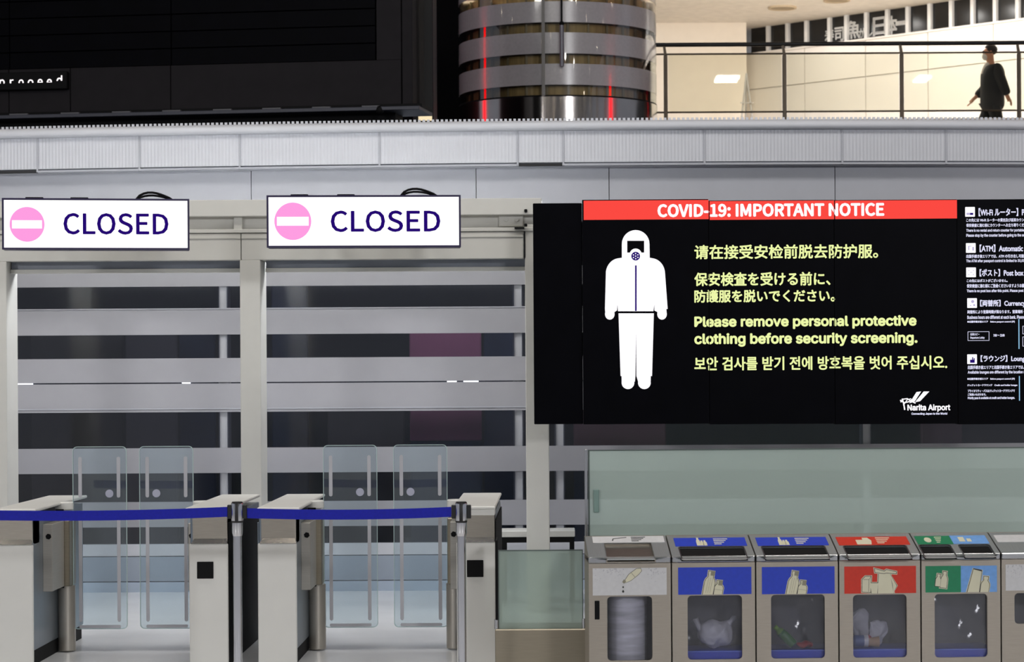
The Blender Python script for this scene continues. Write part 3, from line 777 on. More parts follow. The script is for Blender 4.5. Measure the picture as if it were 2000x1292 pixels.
for (a_, b_), lb, tp in zip(pans, lab, tops):
    a, b, c, d = DR(a_, tp, b_, 827.5)
    # level the roll: keep each cabinet upright at its own height
    t = thing('notice_display', lb, 'display', FD, c, 'notice displays in one wall')
    obj('housing', MB().box(a + 0.001, b - 0.001, 0.012, 0.12, c, d), M_blackm, t)
    obj('screen_glass', MB().box(a + 0.002, b - 0.002, 0.0, 0.012, c + 0.002, d - 0.002), M_screen, t)
    for k in (0.3, 0.7):
        obj('wall_mount', MB().box(a + (b - a) * k - 0.04, a + (b - a) * k + 0.04, 0.12, 2.2, c + 0.3, d - 0.3), M_blackm, t, 0)
    disp.append(t); clips.append((a + 0.0025, b - 0.0025))
def dtext(name, body, x0, y0, x1, y1, mt, bold, panels, fk='Inter.woff2', hw=1.0):
    bx = DR(x0, y0, x1 if x1 else x0 + 200, y1)
    # follow the real horizontal: height read at the middle of the line
    if not x1: 
        z1 = FD.uv(x0, y0)[1]; z0 = FD.uv(x0, y1)[1]; bx = (bx[0], None, z0, z1)
    for i in panels:
        text(name, body, bx, -0.003, mt, disp[i], bold, clips[i], fk, None, hw)
for i in (0, 1, 2):
    x0 = (1140, 1386, 1631)[i]; x1 = (1384, 1629, 1869)[i]
    a, b, c, d = DR(x0, (391, 392, 391)[i], x1, (428.5, 428.5, 427)[i])
    obj('red_banner', MB().plate([rect4(a, b, c, d)], -0.0015, 0.0), E_red, disp[i])
dtext('banner_lettering', 'COVID-19: IMPORTANT NOTICE', 1284, 397, 1727, 423, E_bwhite, 0.0048, (0, 1, 2), CJK)
dtext('notice_line', '请在接受安检前脱去防护服。', 1356, 477, 1715, 505, E_yel, 0.0024, (0, 1, 2), None)
dtext('notice_line', '保安検査を受ける前に、', 1356, 531, 1622, 558, E_yel, 0.0026, (0, 1), None)
dtext('notice_line', '防護服を脱いでください。', 1356, 565, 1631, 590, E_yel, 0.0026, (0, 1, 2), None)
dtext('notice_line', 'Please remove personal protective', 1356, 616, 1790, 642, E_yel, 0.0042, (0, 1, 2))
dtext('notice_line', 'clothing before security screening.', 1356, 649, 1792, 676, E_yel, 0.0042, (0, 1, 2))
dtext('notice_line', '보안 검사를 받기 전에 방호복을 벗어 주십시오.', 1356, 695, 1850, 722, E_yel, 0.0024, (0, 1, 2), None)
# protective suit pictogram
def DP(pts): return [FD.uv(x, y) for x, y in pts]
def arcp(cx, cy, r, a0, a1, n=12, ry=None):
    return [(cx + r * math.cos(math.radians(a0 + (a1 - a0) * k / n)), cy - (ry or r) * math.sin(math.radians(a0 + (a1 - a0) * k / n))) for k in range(n + 1)]
jacket = arcp(1241.5, 476, 27, 180, 0, 16) + [(1269, 503)] + arcp(1272, 535, 27, 80, 10, 8, 31) + [(1304, 603), (1301.5, 603)] + arcp(1293, 613, 9.5, 20, -200, 10, 11) + [(1278, 606), (1278.5, 594), (1276, 607.5), (1207, 607.5), (1206, 594), (1205, 606)] + arcp(1191, 613, 9.5, 20, -200, 10, 11) + [(1181.5, 603)] + arcp(1210, 535, 27, 170, 100, 8, 31) + [(1214.5, 503)]
obj('suit_pictogram', MB().plate([DP(jacket)], -0.003, -0.001), E_bwhite, disp[0], 0)
trs = [(1208, 611.5), (1277, 611.5), (1273.5, 734), (1271, 734)] + arcp(1258.5, 747, 12.5, 10, -190, 12) + [(1243, 734), (1242.5, 648), (1241, 734), (1240, 745)] + arcp(1226.5, 747, 12.5, 10, -190, 12) + [(1214, 734), (1212, 734)]
obj('suit_pictogram', MB().plate([DP(trs)], -0.003, -0.001), E_bwhite, disp[0], 0)
obj('pictogram_visor', MB().plate([DP([(1225, 470), (1258, 470), (1258, 493), (1252, 493)] + arcp(1241.5, 497, 12, 20, 160, 8) + [(1230, 493), (1225, 493)])], -0.0045, -0.003), M_screen, disp[0], 0)
obj('pictogram_filter', MB().plate([DP(arcp(1241.5, 500, 8.5, 0, 348, 24))], -0.005, -0.003), E_ink, disp[0], 0)
mb = MB()
for k in range(7):
    cx = 1241.5 + (0 if k == 6 else 5 * math.cos(k * PI / 3 + .5)); cy = 500 + (0 if k == 6 else 5 * math.sin(k * PI / 3 + .5))
    mb.plate([DP(arcp(cx, cy, 1.3, 0, 315, 7))], -0.006, -0.005)
obj('pictogram_filter_holes', mb, E_bwhite, disp[0], 0)
obj('pictogram_zip', MB().plate([DP([(1240.3, 518), (1243.4, 518), (1243.4, 607), (1240.3, 607)])], -0.0045, -0.003), E_ink, disp[0], 0)
# airport logo
dtext('logo_lettering', 'Narita Airport', 1772, 789, 1856, 804, E_bwhite, 0.0022, (2,))
dtext('logo_tagline', 'Connecting Japan to the World', 1780, 805, 1850, 810.5, E_txt, 0.0009, (2,))
mb = MB()
mb.plate([DP([(1776, 787), (1790, 765), (1799, 764), (1786, 784)])], -0.003, -0.001)
mb.plate([DP([(1787, 785), (1804, 764), (1815, 764), (1797, 783)])], -0.003, -0.001)
for pl, wd in (([(1759, 785), (1764, 779), (1772, 778), (1780, 783), (1788, 787)], 0.008), ([(1758, 781), (1766, 786), (1775, 784), (1784, 779), (1789, 780)], 0.008), ([(1762, 778), (1765, 788), (1767, 800)], 0.009), ([(1764, 791), (1772, 780), (1779, 778), (1781, 784)], 0.006)):
    mb.plate([stroke(DP(pl), wd)], -0.003, -0.001)
obj('logo_emblem', mb, E_bwhite, disp[2], 0)
# service notes
SN = [('【Wi-Fi ルーター】P', 1911, 2001, 406, 422), ('この先には Wi-Fi ルーターの貸出及び返却カウン', 1887, 2000, 426, 433), ('保安検査に進む前にカウンターへお立ち寄りくだ', 1887, 2000, 436, 443), ('There is no rental and return counter for portable', 1887, 2000, 446.5, 453.5), ('Please stop by the counter before going to the se', 1887, 2001, 456, 463.5),
      ('【ATM】Automatic', 1913, 1998, 477, 492), ('出国手続き後エリアでは、ATM の引き出し可能', 1887, 2000, 496.5, 503.5), ('The ATM after passport control is limited to 30,00', 1887, 2001, 506, 513),
      ('【ポスト】Post box', 1913, 1999, 525, 539.5), ('この先にはポストがございません。', 1888, 1968, 544.5, 551), ('保安検査に進む前にご投函くださいますようお願', 1888, 2001, 554, 561.5), ('There is no post box after this point. Please post', 1888, 1999, 564.5, 571.5),
      ('【両替所】Currency', 1914, 2003, 585, 600), ('両替所により営業時間が異なります。営業場所・', 1889, 2001, 605, 612), ('Business hours are different at each bank. Please', 1889, 2001, 615.5, 622.5), ('●出国手続き前エリア　Before passport control (3F)', 1889, 1982, 625.5, 630.5),
      ('【ラウンジ】Lounge', 1915, 2007, 693, 708), ('出国手続き前エリアと出国手続き後エリアでは、', 1890, 2000, 713, 720.5), ('Available lounges are different by the location (', 1890, 2001, 723, 730.5), ('●出国手続き前エリア　Before passport control (3F)', 1889, 1982, 737, 742),
      ('クレジットカードラウンジ　Credit card holder lounges', 1889, 1987, 749.5, 754.5), ('プライオリティ・パスはクレジットカードラウンジで', 1890, 1982, 760, 765.5), ('ご利用いただけます。', 1890, 1926, 767.5, 772.5), ('Priority pass is available at credit card holder lounges.', 1890, 1982, 774, 780)]
for body, x, x1, y0, y1 in SN:
    k = body[0] == '【'
    dtext('service_heading' if k else 'service_line', body, x, y0, x1, y1, E_txt, 0.0016 if k else 0.0008, (3,), None if ord(body[0]) > 300 else 'Inter.woff2')
def icon(cx, cy, kind):
    a, b, c, d = DR(cx - 9.5, cy - 9.5, cx + 9.5, cy + 9.5)
    o = obj('service_icon', MB().plate([rrect(a, b, c, d, 0.004)], -0.003, -0.001), E_bwhite, disp[3], 0)
    G = emit('lit_icon_grey', (186, 178, 214), 1.0)
    def P(l): return [FD.uv(cx + x, cy + y) for x, y in l]
    def pl(ls, mt): 
        mb = MB()
        for l in ls: mb.plate([P(l)], -0.005, -0.003)
        obj('icon_mark', mb, mt, o, 0)
    R4 = lambda x0, y0, x1, y1: [(x0, y0), (x1, y0), (x1, y1), (x0, y1)]
    if kind == 'wifi': pl([R4(-7, 2, 0, 6)], G); pl([R4(0, 2, 6, 6)], E_ink)
    if kind == 'atm': pl([R4(-5, -4, -3, 4), R4(-3, -4, 1, -3), R4(3, -2, 6, 5)], G)
    if kind == 'post': pl([R4(-6, -4, -3, -3), R4(3, -4, 6, -3), R4(-6, 4, -3, 5), R4(3, 4, 6, 5), R4(-2, -.5, 2, .5)], G)
    if kind == 'money': pl([arcp(1, -3, 3, 0, 330, 11), arcp(4, 4, 2, 0, 330, 11), R4(-4, 4, -2, 6)], G)
    if kind == 'lounge': pl([R4(-4, 1, 5, 7), R4(0, -4, 2, 1), R4(3, -2, 5, 1)], E_ink)
for cx, cy, k in ((1894.5, 413.5, 'wifi'), (1896, 484, 'atm'), (1896.5, 531.5, 'post'), (1898.5, 591.5, 'money'), (1898.5, 701, 'lounge')): icon(cx, cy, k)
a, b, c, d = DR(1890, 647, 1932, 665); e = 0.003
obj('outlined_box', MB().plate([rect4(a, b, c, d), rect4(a + e, b - e, c + e, d - e)], -0.003, -0.001), E_txt, disp[3], 0)
dtext('box_lettering', '出発ロビー', 1895, 650, 1913, 655, E_txt, 0.0006, (3,), None)
dtext('box_lettering', 'Departure Lobby', 1895, 657, 1923, 662, E_txt, 0.0006, (3,))
dtext('hours_lettering', '7:00 ～ 22:00', 1940, 652, 1962, 657, E_txt, 0.0008, (3,), None)
for (x, y0, y1) in ((1990, 623, 681), (1991, 734, 782)):
    a, b, c, d = DR(x - 0.9, y0, x + 0.9, y1); obj('divider_line', MB().plate([rect4(a, b, c, d)], -0.003, -0.001), emit('lit_pale_blue', (150, 200, 235), 1.0), disp[3], 0)
for y0, y1 in ((636, 652), (657, 676)):
    a, b, c, d = DR(1997, y0, 2040, y1)
    obj('outlined_box', MB().plate([rect4(a, b, c, d), rect4(a + e, b - e, c + e, d - e)], -0.003, -0.001), E_txt, disp[3], 0)

# ================================================================= GATES
YG0, YG1 = 14.0, 15.5
def gx(px, Y=YG0, py=1060): return W(px, py, Y).x
def gzz(py, px=600, Y=YG0): return W(px, py, Y).z
def gate_cabinet(xi, sgn, label, reader, dark_side):
    """xi = x of the face towards the lane, sgn = +1 when the lane lies on its +x side"""
    t = thing('gate_cabinet', label, 'gate', None, 0.0, 'white and steel gate cabinets')
    t.location = (xi, YG0, 0)
    wd = 0.23; L_ = YG1 - YG0
    X = lambda v: -sgn * v     # v measured away from the lane
    def bx(mb, v0, v1, y0, y1, z0, z1, bev=0.0):
        a, b = sorted((X(v0), X(v1))); return mb.box(a, b, y0, y1, z0, z1, bev)
    zl = gzz(1060); zt = gzz(990)
    obj('body', bx(MB(), 0.004, wd - 0.004, 0.03, L_, 0.09, zt - 0.05, 0.003), M_steeld, t)
    obj('plinth', bx(MB(), 0.012, wd - 0.012, 0.05, L_ - 0.02, 0.0, 0.09), M_blackm, t, 0)
    fp = obj('front_panel', bx(MB(), 0.0, wd, 0.0, 0.03, 0.0, zl, 0.006), M_whitec, t)
    obj('outer_side', bx(MB(), wd - 0.003, wd + 0.004, 0.03, L_, 0.0, zt - 0.09, 0.001), M_blackm if dark_side else M_steeld, t)
    # recessed steel throat under the lid: sloping back plate and bright sill
    a, b = sorted((X(0.0), X(wd)))
    obj('steel_throat', MB().hexa([(a + 0.02, 0.02, zl), (b - 0.004, 0.02, zl), (b - 0.004, 0.2, zl), (a + 0.02, 0.2, zl), (a + 0.02, 0.005, zt - 0.05), (b - 0.004, 0.005, zt - 0.05), (b - 0.004, 0.2, zt - 0.05), (a + 0.02, 0.2, zt - 0.05)]), M_steel, t)
    obj('steel_sill', MB().hexa([(a + 0.01, -0.002, zl), (b - 0.002, -0.002, zl), (b - 0.002, 0.05, zl), (a + 0.01, 0.05, zl), (a + 0.03, 0.018, zl + 0.03), (b - 0.01, 0.018, zl + 0.03), (b - 0.01, 0.05, zl + 0.03), (a + 0.03, 0.05, zl + 0.03)]), M_steelh, t)
    lid = obj('top_lid', bx(MB(), -0.022, wd + 0.002, -0.01, L_ + 0.02, zt - 0.018, zt, 0.005), M_whitec, t)
    obj('lid_fascia', bx(MB(), 0.004, wd - 0.002, -0.002, 0.18, zt - 0.055, zt - 0.018, 0.003), M_whitec, t)
    if reader:
        z0, z1 = gzz(1128), gzz(1095)
        xa, xb = sorted((W(reader[0], 1110, YG0).x - xi, W(reader[1], 1110, YG0).x - xi))
        obj('card_reader', MB().box(xa, xb, -0.006, 0.0, z0, z1, 0.002), M_blackm, t)
    # hinge column with the glass flap
    yh = 0.7
    zc = W(600, 1012, YG0 + yh).z; zm = W(600, 1140, YG0 + yh).z
    hb = obj('hinge_housing', bx(MB(), -0.085, 0.02, yh - 0.05, yh + 0.14, zm, zc, 0.004), mat('housing_bronze_steel', (150, 142, 126), 0.38, 0.85, 0.06, 8, (1, 1, 30)), t)
    obj('side_plate', bx(MB(), -0.052, 0.006, 0.30, yh - 0.055, zm, zc, 0.003), mat('plate_steel', (172, 168, 160), 0.45, 0.5, 0.05, 8, (1, 1, 30)), t)
    obj('side_joint', bx(MB(), -0.05, 0.0, yh - 0.056, yh - 0.048, zm - 0.01, zt - 0.04), M_blackm, t, 0)
    obj('sensor', MB().tube([(X(-0.03), 0.303, zc - 0.075), (X(-0.03), 0.296, zc - 0.075)], 0.018, 6), M_blackm, t, 0)
    obj('hinge_cylinder', MB().lathe([(0.048, 0.006), (0.054, 0.01), (0.054, zm - 0.004), (0.04, zm)], X(-0.045), yh + 0.05, 28), mat('cylinder_steel', (176, 170, 160), 0.36, 0.6, 0.05, 10, (1, 1, 0.5)), t)
    obj('hinge_cap', MB().lathe([(0.05, zt - 0.05), (0.058, zt - 0.045), (0.058, zt - 0.006), (0.05, zt + 0.001)], X(-0.034), yh + 0.05, 28), M_whitec, t)
    zg0, zg1 = W(700, 1226, YG0 + yh).z, W(700, 869, YG0 + yh).z
    g0, g1 = sorted((X(-0.088), X(-0.425)))
    fl_ = obj('glass_flap', MB().plate([rrect(g0, g1, zg0, zg1, 0.028)], yh + 0.04, yh + 0.052), M_flap, t, 40, 'clear glass swing panel with grey guide stripes')
    ins = 0.0015
    obj('flap_edge', MB().plate([rrect(g0 - 0.0005, g1 + 0.0005, zg0 - 0.0005, zg1 + 0.0005, 0.028), rrect(g0 + 0.003, g1 - 0.003, zg0 + 0.003, zg1 - 0.003, 0.026)], yh + 0.039, yh + 0.053), M_edge, fl_, 40)
    Ms = mat('etched_grey_film', (176, 176, 182), 0.6)
    GZ = lambda py: W(700, py, YG0 + yh).z
    for v in (-0.135, -0.375):
        a, b = sorted((X(v - 0.011), X(v + 0.011)))
        obj('guide_stripe', MB().plate([rrect(a, b, GZ(969), GZ(889), 0.0105)], yh + 0.036, yh + 0.038), Ms, fl_, 0)
        obj('guide_stripe', MB().plate([rrect(a, b, GZ(1212), GZ(1008), 0.0105)], yh + 0.036, yh + 0.038), Ms, fl_, 0)
    a, b = sorted((X(-0.385), X(-0.125)))
    obj('guide_stripe', MB().plate([rrect(a, b, GZ(1224), GZ(1218), 0.0075)], yh + 0.036, yh + 0.038), Ms, fl_, 0)
    obj('guide_dot', MB().plate([circ(X(-0.318), GZ(961), 0.025, 24)], yh + 0.034, yh + 0.038), mat('etched_violet_film', (170, 172, 190), 0.6), fl_, 0)
    return t
gate_cabinet(-3.13, 1, 'gate cabinet cut by the left picture edge, white front and blue-grey side', None, False)
gate_cabinet(-2.20, -1, 'gate cabinet with a black side and card reader square just before the first belt post', (385, 417), True)
gate_cabinet(-1.562, 1, 'gate cabinet just right of the first belt post, plain white front without a reader', None, False)
gate_cabinet(-0.61, -1, 'gate cabinet with a card reader square partly behind the second belt post', (912, 944), True)

# ================================================================= BELT POSTS
YB = 13.0
def stanchion(px, label, belt_from, lab_b):
    fr = Fr(px, 1000, YB)
    t = thing('belt_post', label, 'post', fr, 0.0, 'chrome belt posts')
    z = lambda py: fr.uv(px, py)[1]
    obj('base', MB().lathe([(0.17, 0.0), (0.17, 0.012), (0.15, 0.022), (0.04, 0.03), (0.03, 0.05)], 0, 0, 40), M_chrome, t)
    obj('pole', MB().lathe([(0.024, 0.03), (0.024, z(1042))], 0, 0, 28), M_chrome, t)
    obj('collar', MB().lathe([(0.025, z(1046)), (0.03, z(1040)), (0.03, z(1018))], 0, 0, 28), M_chrome, t)
    hd_ = obj('belt_head', MB().lathe([(0.03, z(1020)), (0.033, z(1018)), (0.033, z(982)), (0.028, z(979)), (0.0, z(979))], 0, 0, 28), M_black, t)
    for an in (225, 315, 135, 45):
        a_ = math.radians(an)
        obj('chrome_segment', MB().lathe([(0.0335, z(1016)), (0.0345, z(1014)), (0.0345, z(983)), (0.0335, z(982))], 0, 0, 8, a_ - 0.5, a_ + 0.5), M_chrome, hd_)
    for s_ in (-1, 1):
        obj('belt_socket', MB().box(s_ * 0.042 - 0.012, s_ * 0.042 + 0.012, -0.012, 0.012, z(1012), z(985), 0.003), M_black, hd_)
    u0, za0, za1 = belt_from
    u0 = fr.uv(u0, 1000)[0]; u1 = -0.055
    mb = MB(); n = 24; top = []; 
    for k in range(n + 1):
        f_ = k / n; u = u0 + (u1 - u0) * f_; sag = -0.012 * 4 * f_ * (1 - f_)
        zt_ = z(za0) + (z(989) - z(za0)) * f_ + sag
        top.append((u, zt_))
    hgt = z(989) - z(1008.5)
    for y_ in (-0.001, 0.001): pass
    out = top + [(u, q - hgt) for u, q in reversed(top)]
    mb.plate([out], -0.001, 0.001)
    bt = thing('barrier_belt', lab_b, 'belt', fr, z(1008) - 0.02, 'blue barrier belts')
    obj('webbing', mb, M_belt, bt, 0)
    return t
stanchion(463.5, 'chrome belt post between the two gate lanes, belts leaving both ways', (-60, 992, 0), 'blue belt running from the left picture edge to the first chrome post')
stanchion(901, 'chrome belt post at the gate nearest the frosted barrier, where the belt ends', (477, 989, 0), 'blue belt stretched between the two chrome posts')

# ================================================================= LOW BARRIER, BENCH, SCREEN
fb = Fr(1057, 1150, 13.45)
lb_ = thing('glass_barrier', 'low milky glass panel on a steel plinth between gate and bins', 'barrier', fb, 0.0)
a, b, c, d = fb.rect(967, 1228, 1147, 1292)
obj('plinth', MB().box(a, b, 0.0, 0.35, 0.0, d, 0.005), mat('plinth_steel', (150, 141, 124), 0.4, 0.7, 0.05, 8, (1, 1, 20)), lb_)
a2, b2, c2, d2 = fb.rect(974, 1075, 1138, 1230)
obj('milky_panel', MB().box(a2, b2, 0.03, 0.042, c2, d2, 0.002), clear_glass('smoky_milk_glass', (236, 246, 240), 1.0, 0.15, 0.0, 0.55, (196, 212, 202)), lb_)
obj('panel_edge', MB().plate([rect4(a2 - 0.003, b2 + 0.003, c2, d2 + 0.003), rect4(a2 + 0.002, b2 - 0.002, c2 + 0.002, d2 - 0.003)], 0.027, 0.045), mat('dark_glass_edge', (88, 100, 96), 0.3), lb_)
for p in (970, 1141):
    u = fb.uv(p, 1220)[0]
    obj('clamp', MB().tube([(u, 0.035, d), (u, 0.035, d + 0.055)], 0.014, 14), M_steelh, lb_)
u = fb.uv(971, 1100)[0]
obj('edge_cover', MB().box(u - 0.012, u + 0.002, 0.02, 0.3, d + 0.05, d2 + 0.06, 0.003), M_blackm, lb_)
fk = Fr(1050, 1050, 17.65)
bn = thing('bench', 'low white topped bench with a black frame behind the white post', 'bench', fk, 0.0)
a, b, c, d = fk.rect(978, 1036, 1123, 1048)
obj('top', MB().box(a, b, 0.0, 0.32, c, d, 0.004), M_whitec, bn)
obj('apron', MB().box(a + 0.005, b - 0.005, 0.005, 0.31, fk.uv(1050, 1059)[1], c), M_blackm, bn, 0)
for u in (a + 0.005, b - 0.04):
    for y_ in (0.005, 0.27):
        obj('leg', MB().box(u, u + 0.035, y_, y_ + 0.035, 0.0, fk.uv(1050, 1059)[1]), M_blackm, bn, 0)
fs = Fr(1150, 960, 13.95, 1.5)
sc_ = thing('glass_screen', 'long milky green glass screen standing behind the row of bins', 'screen', fs, 0.0)
zt_ = fs.uv(1150, 880)[1]
ue = fs.uv(2290, 960)[0]
um = fs.uv(1790, 960)[0]
obj('milky_panel', MB().box(0.004, ue, 0.0, 0.012, 0.06, zt_, 0.002), M_frostg, sc_)
obj('top_edge', MB().box(0.0, ue, -0.002, 0.014, zt_, zt_ + 0.006), mat('dark_glass_edge', (88, 100, 96), 0.3), sc_, 0)
obj('side_edge', MB().box(-0.004, 0.004, -0.002, 0.014, 0.0, zt_ + 0.006), mat('dark_glass_edge', (88, 100, 96), 0.3), sc_, 0)
obj('edge_post', MB().box(-0.024, -0.008, -0.02, 0.03, 0.0, zt_ + 0.01, 0.002), M_steelh, sc_)
obj('floor_shoe', MB().box(0.0, ue, -0.03, 0.04, 0.0, 0.06, 0.004), M_steelh, sc_)
a, b, c, d = fs.rect(1159, 955, 1170, 1000)
obj('door_pull', MB().box(a, b, -0.02, 0.0, c, d, 0.004), clear_glass('pull_acrylic', (200, 225, 220), 1.0, 0.1, 0.0, 0.5, (180, 205, 198)), sc_)

# ================================================================= BINS
FN = Fr(1310, 1098, 12.85, 3.0)
def NZ(py): return FN.uv(1310, py)[1]
RZ0, RZ1 = NZ(1098), NZ(1086)          # lip
HB = 0.30                              # hood depth
ZH = W(1310, 1046, 12.85 + HB).z       # back height of the hood
edges_px = [1148.5, 1311.5, 1476, 1638, 1798.5, 1955, 2110]
EU = [FN.uv(p, 1140)[0] for p in edges_px]
M_sw = mat('sticker_white', (206, 206, 208), 0.45, 0, 0.04, 40)
M_sb = mat('sticker_blue', (24, 58, 190), 0.45, 0, 0.06, 40)
M_sr = mat('sticker_red', (205, 42, 14), 0.45, 0, 0.05, 40)
M_sg = mat('sticker_green', (0, 128, 84), 0.45, 0, 0.05, 40)
M_sl = mat('sticker_sky_blue', (112, 164, 228), 0.45, 0, 0.08, 40)
M_cream = mat('icon_cream', (216, 212, 186), 0.5)
M_line = mat('icon_dark_line', (40, 42, 40), 0.6)
M_capg = mat('icon_cap_grey', (140, 136, 116), 0.5)
M_tint = clear_glass('bin_window_acrylic', (250, 250, 252), 1.0, 0.06, 0.005)
M_inside = mat('bin_inside_grey', (96, 96, 102), 0.6, 0.2, 0.15)
M_tray = mat('blue_tray', (44, 66, 190), 0.4, 0, 0.08)
M_bag = clear_glass('clear_liner', (244, 244, 248), 0.8, 0.16, 0.01, 0.07, (200, 200, 208))
labels = ['white-stickered bin with the pouring bottle picture for leftover drinks, first of the row', 'blue-stickered bottle bin with a white knotted bag inside, beside the drinks bin', 'blue-stickered bottle bin with a green bottle inside, left of the red bin',
          'red-stickered bin with the tied bag picture and crumpled paper inside', 'bin with green and sky blue stickers and two slots', 'steel bin cut by the right picture edge, grey sticker and a small window']
BIN_IN = {}
def spx(u0, u1, f): return u0 + (u1 - u0) * f
def bottle(pts_scale, cx, z0, hgt, wd, lean=0.0, cut=None):
    """outline of a bottle standing at (cx, z0)"""
    pr = [(0.5, 0.0), (0.5, 0.55), (0.42, 0.66), (0.22, 0.78), (0.22, 0.86), (0.26, 0.86), (0.26, 1.0)]
    pts = [(x * wd, z * hgt) for x, z in pr]; pts = pts + [(-x, z) for x, z in reversed(pts)]
    ca, sa = math.cos(lean), math.sin(lean)
    out = [(cx + x * ca - z * sa, z0 + x * sa + z * ca) for x, z in pts]
    if cut is not None: out = [(x, max(z, cut)) for x, z in out]
    return out
def grow(pts, k):
    cx = sum(p[0] for p in pts) / len(pts); cz_ = sum(p[1] for p in pts) / len(pts)
    out = []
    n = len(pts)
    ar = sum(pts[i][0] * pts[(i + 1) % n][1] - pts[(i + 1) % n][0] * pts[i][1] for i in range(n))
    sg_ = 1 if ar > 0 else -1
    for i in range(n):
        a = Vector(pts[i - 1]); b = Vector(pts[i]); c = Vector(pts[(i + 1) % n])
        d1 = (b - a); d2 = (c - b)
        if d1.length < 1e-7 or d2.length < 1e-7: out.append(tuple(b)); continue
        d1.normalize(); d2.normalize(); n1 = Vector((d1.y, -d1.x)); n2 = Vector((d2.y, -d2.x)); nn = n1 + n2
        if nn.length < 1e-3: out.append(tuple(b)); continue
        nn.normalize(); s_ = min(2.0, 1.0 / max(0.4, nn.dot(n1)))
        out.append(tuple(b + nn * k * s_ * sg_))
    return out
def clampz(pts, lo, hi): return [(x, min(hi, max(lo, z))) for x, z in pts]
for i in range(6):
    u0, u1 = EU[i] + 0.004, EU[i + 1] - 0.004
    um_ = (u0 + u1) / 2; Wd = u1 - u0
    fr = Fr(1310, 1098, 12.85, 3.0); fr.o = FN.o + FN.d * um_
    t = thing('recycling_bin', labels[i], 'bin', fr, 0.0, 'steel recycling bins in a row')
    L0, L1 = -Wd / 2, Wd / 2
    P = lambda px, py, um_=um_: (FN.uv(px, py)[0] - um_, FN.uv(px, py)[1])
    wx = [(1186, 1274), (1343, 1449.5), (1506, 1611), (1666, 1771), (1825.5, 1928.5), (1981.5, 2080)][i]
    wy = [(1164, 1289), (1162, 1287), (1160.5, 1285), (1160.5, 1283.5), (1159, 1283), (1157, 1217)][i]
    cxp = (wx[0] + wx[1]) / 2
    w0, w1 = P(wx[0], 1200)[0], P(wx[1], 1200)[0]; z0, z1 = P(cxp, wy[1])[1], P(cxp, wy[0])[1]
    win = rrect(w0, w1, z0, z1, 0.022)
    obj('front_door', MB().plate([rect4(L0, L1, 0.03, RZ0 - 0.002), win], 0.0, 0.02), M_steelb, t)
    mb = MB()
    mb.box(L0, L0 + 0.006, 0.02, HB + 0.06, 0.03, RZ0); mb.box(L1 - 0.006, L1, 0.02, HB + 0.06, 0.03, RZ0); mb.box(L0, L1, HB + 0.054, HB + 0.06, 0.03, ZH)
    mb.box(L0, L1, 0.02, HB + 0.06, 0.03, 0.04)
    obj('body', mb, M_steelb, t, 0)
    mb = MB(); mb.box(L0 + 0.007, L0 + 0.012, 0.021, HB + 0.05, 0.04, RZ0); mb.box(L1 - 0.012, L1 - 0.007, 0.021, HB + 0.05, 0.04, RZ0); mb.box(L0 + 0.007, L1 - 0.007, HB + 0.045, HB + 0.05, 0.04, RZ0)
    obj('inner_lining', mb, M_inside, t, 0)
    obj('plinth', MB().box(L0 + 0.01, L1 - 0.01, 0.03, HB + 0.04, 0.0, 0.03), M_blackm, t, 0)
    obj('front_lip', MB().box(L0, L1, -0.006, 0.03, RZ0, RZ1, 0.004), M_steelh, t)
    # sloping hood
    sl = math.hypot(HB, ZH - RZ1); sa = math.atan2(ZH - RZ1, HB)
    tf = lambda x, y, s: (x, 0.0 + s * math.cos(sa) + y * math.sin(sa) * -1 * -1, RZ1 + s * math.sin(sa) - y * math.cos(sa))
    def hs(px, py):   # pixel on the slope -> (x, s)
        r = ray(px, py); n_ = FN.n * math.sin(sa) * -1 + Vector((0, 0, math.cos(sa)))
        o_ = FN.o + Vector((0, 0, RZ1)); tt = (o_ - Vector((0, 0, H))).dot(n_) / r.dot(n_)
        Q = r * tt + Vector((0, 0, H)) - o_
        return (Q.dot(FN.d) - um_, Q.dot(FN.n * math.cos(sa) + Vector((0, 0, math.sin(sa)))))
    slots = {0: [((1184, 1060), (1274, 1060), (1276, 1091), (1182.5, 1091))], 1: [((1328, 1069), (1453, 1068), (1458, 1091), (1331, 1091))], 2: [((1489, 1067.5), (1611, 1066.5), (1618, 1089.5), (1495, 1090))],
             3: [((1648, 1066.5), (1770, 1066), (1779, 1089), (1657, 1089.5))], 4: [((1797, 1065), (1856, 1064.5), (1866, 1087.5), (1806, 1088)), ((1874, 1064.5), (1932, 1064), (1943, 1086), (1884, 1087))], 5: []}[i]
    def rquad(q, r=0.012):
        xs_ = [p[0] for p in q]; ss = [p[1] for p in q]
        return rrect((q[0][0] + q[3][0]) / 2, (q[1][0] + q[2][0]) / 2, (q[2][1] + q[3][1]) / 2, (q[0][1] + q[1][1]) / 2, r if i else 0.001)
    holes = [rquad([hs(*p) for p in s]) for s in slots]
    hood = obj('hood', MB().plate([rect4(L0, L1, 0.0, sl)] + holes, 0.0, 0.006, tf), mat('hood_steel', (186, 192, 194), 0.38, 0.8, 0.05, 8, (30, 1, 1)), t)
    mb = MB()
    for xx in (L0, L1 - 0.005):
        mb.hexa([(xx, 0.0, RZ1 - 0.005), (xx + 0.005, 0.0, RZ1 - 0.005), (xx + 0.005, HB + 0.06, RZ1 - 0.005), (xx, HB + 0.06, RZ1 - 0.005), (xx, 0.0, RZ1), (xx + 0.005, 0.0, RZ1), (xx + 0.005, HB + 0.06, ZH), (xx, HB + 0.06, ZH)])
    mb.box(L0, L1, HB, HB + 0.06, ZH - 0.006, ZH)
    obj('hood_side', mb, M_steelb, t, 0)
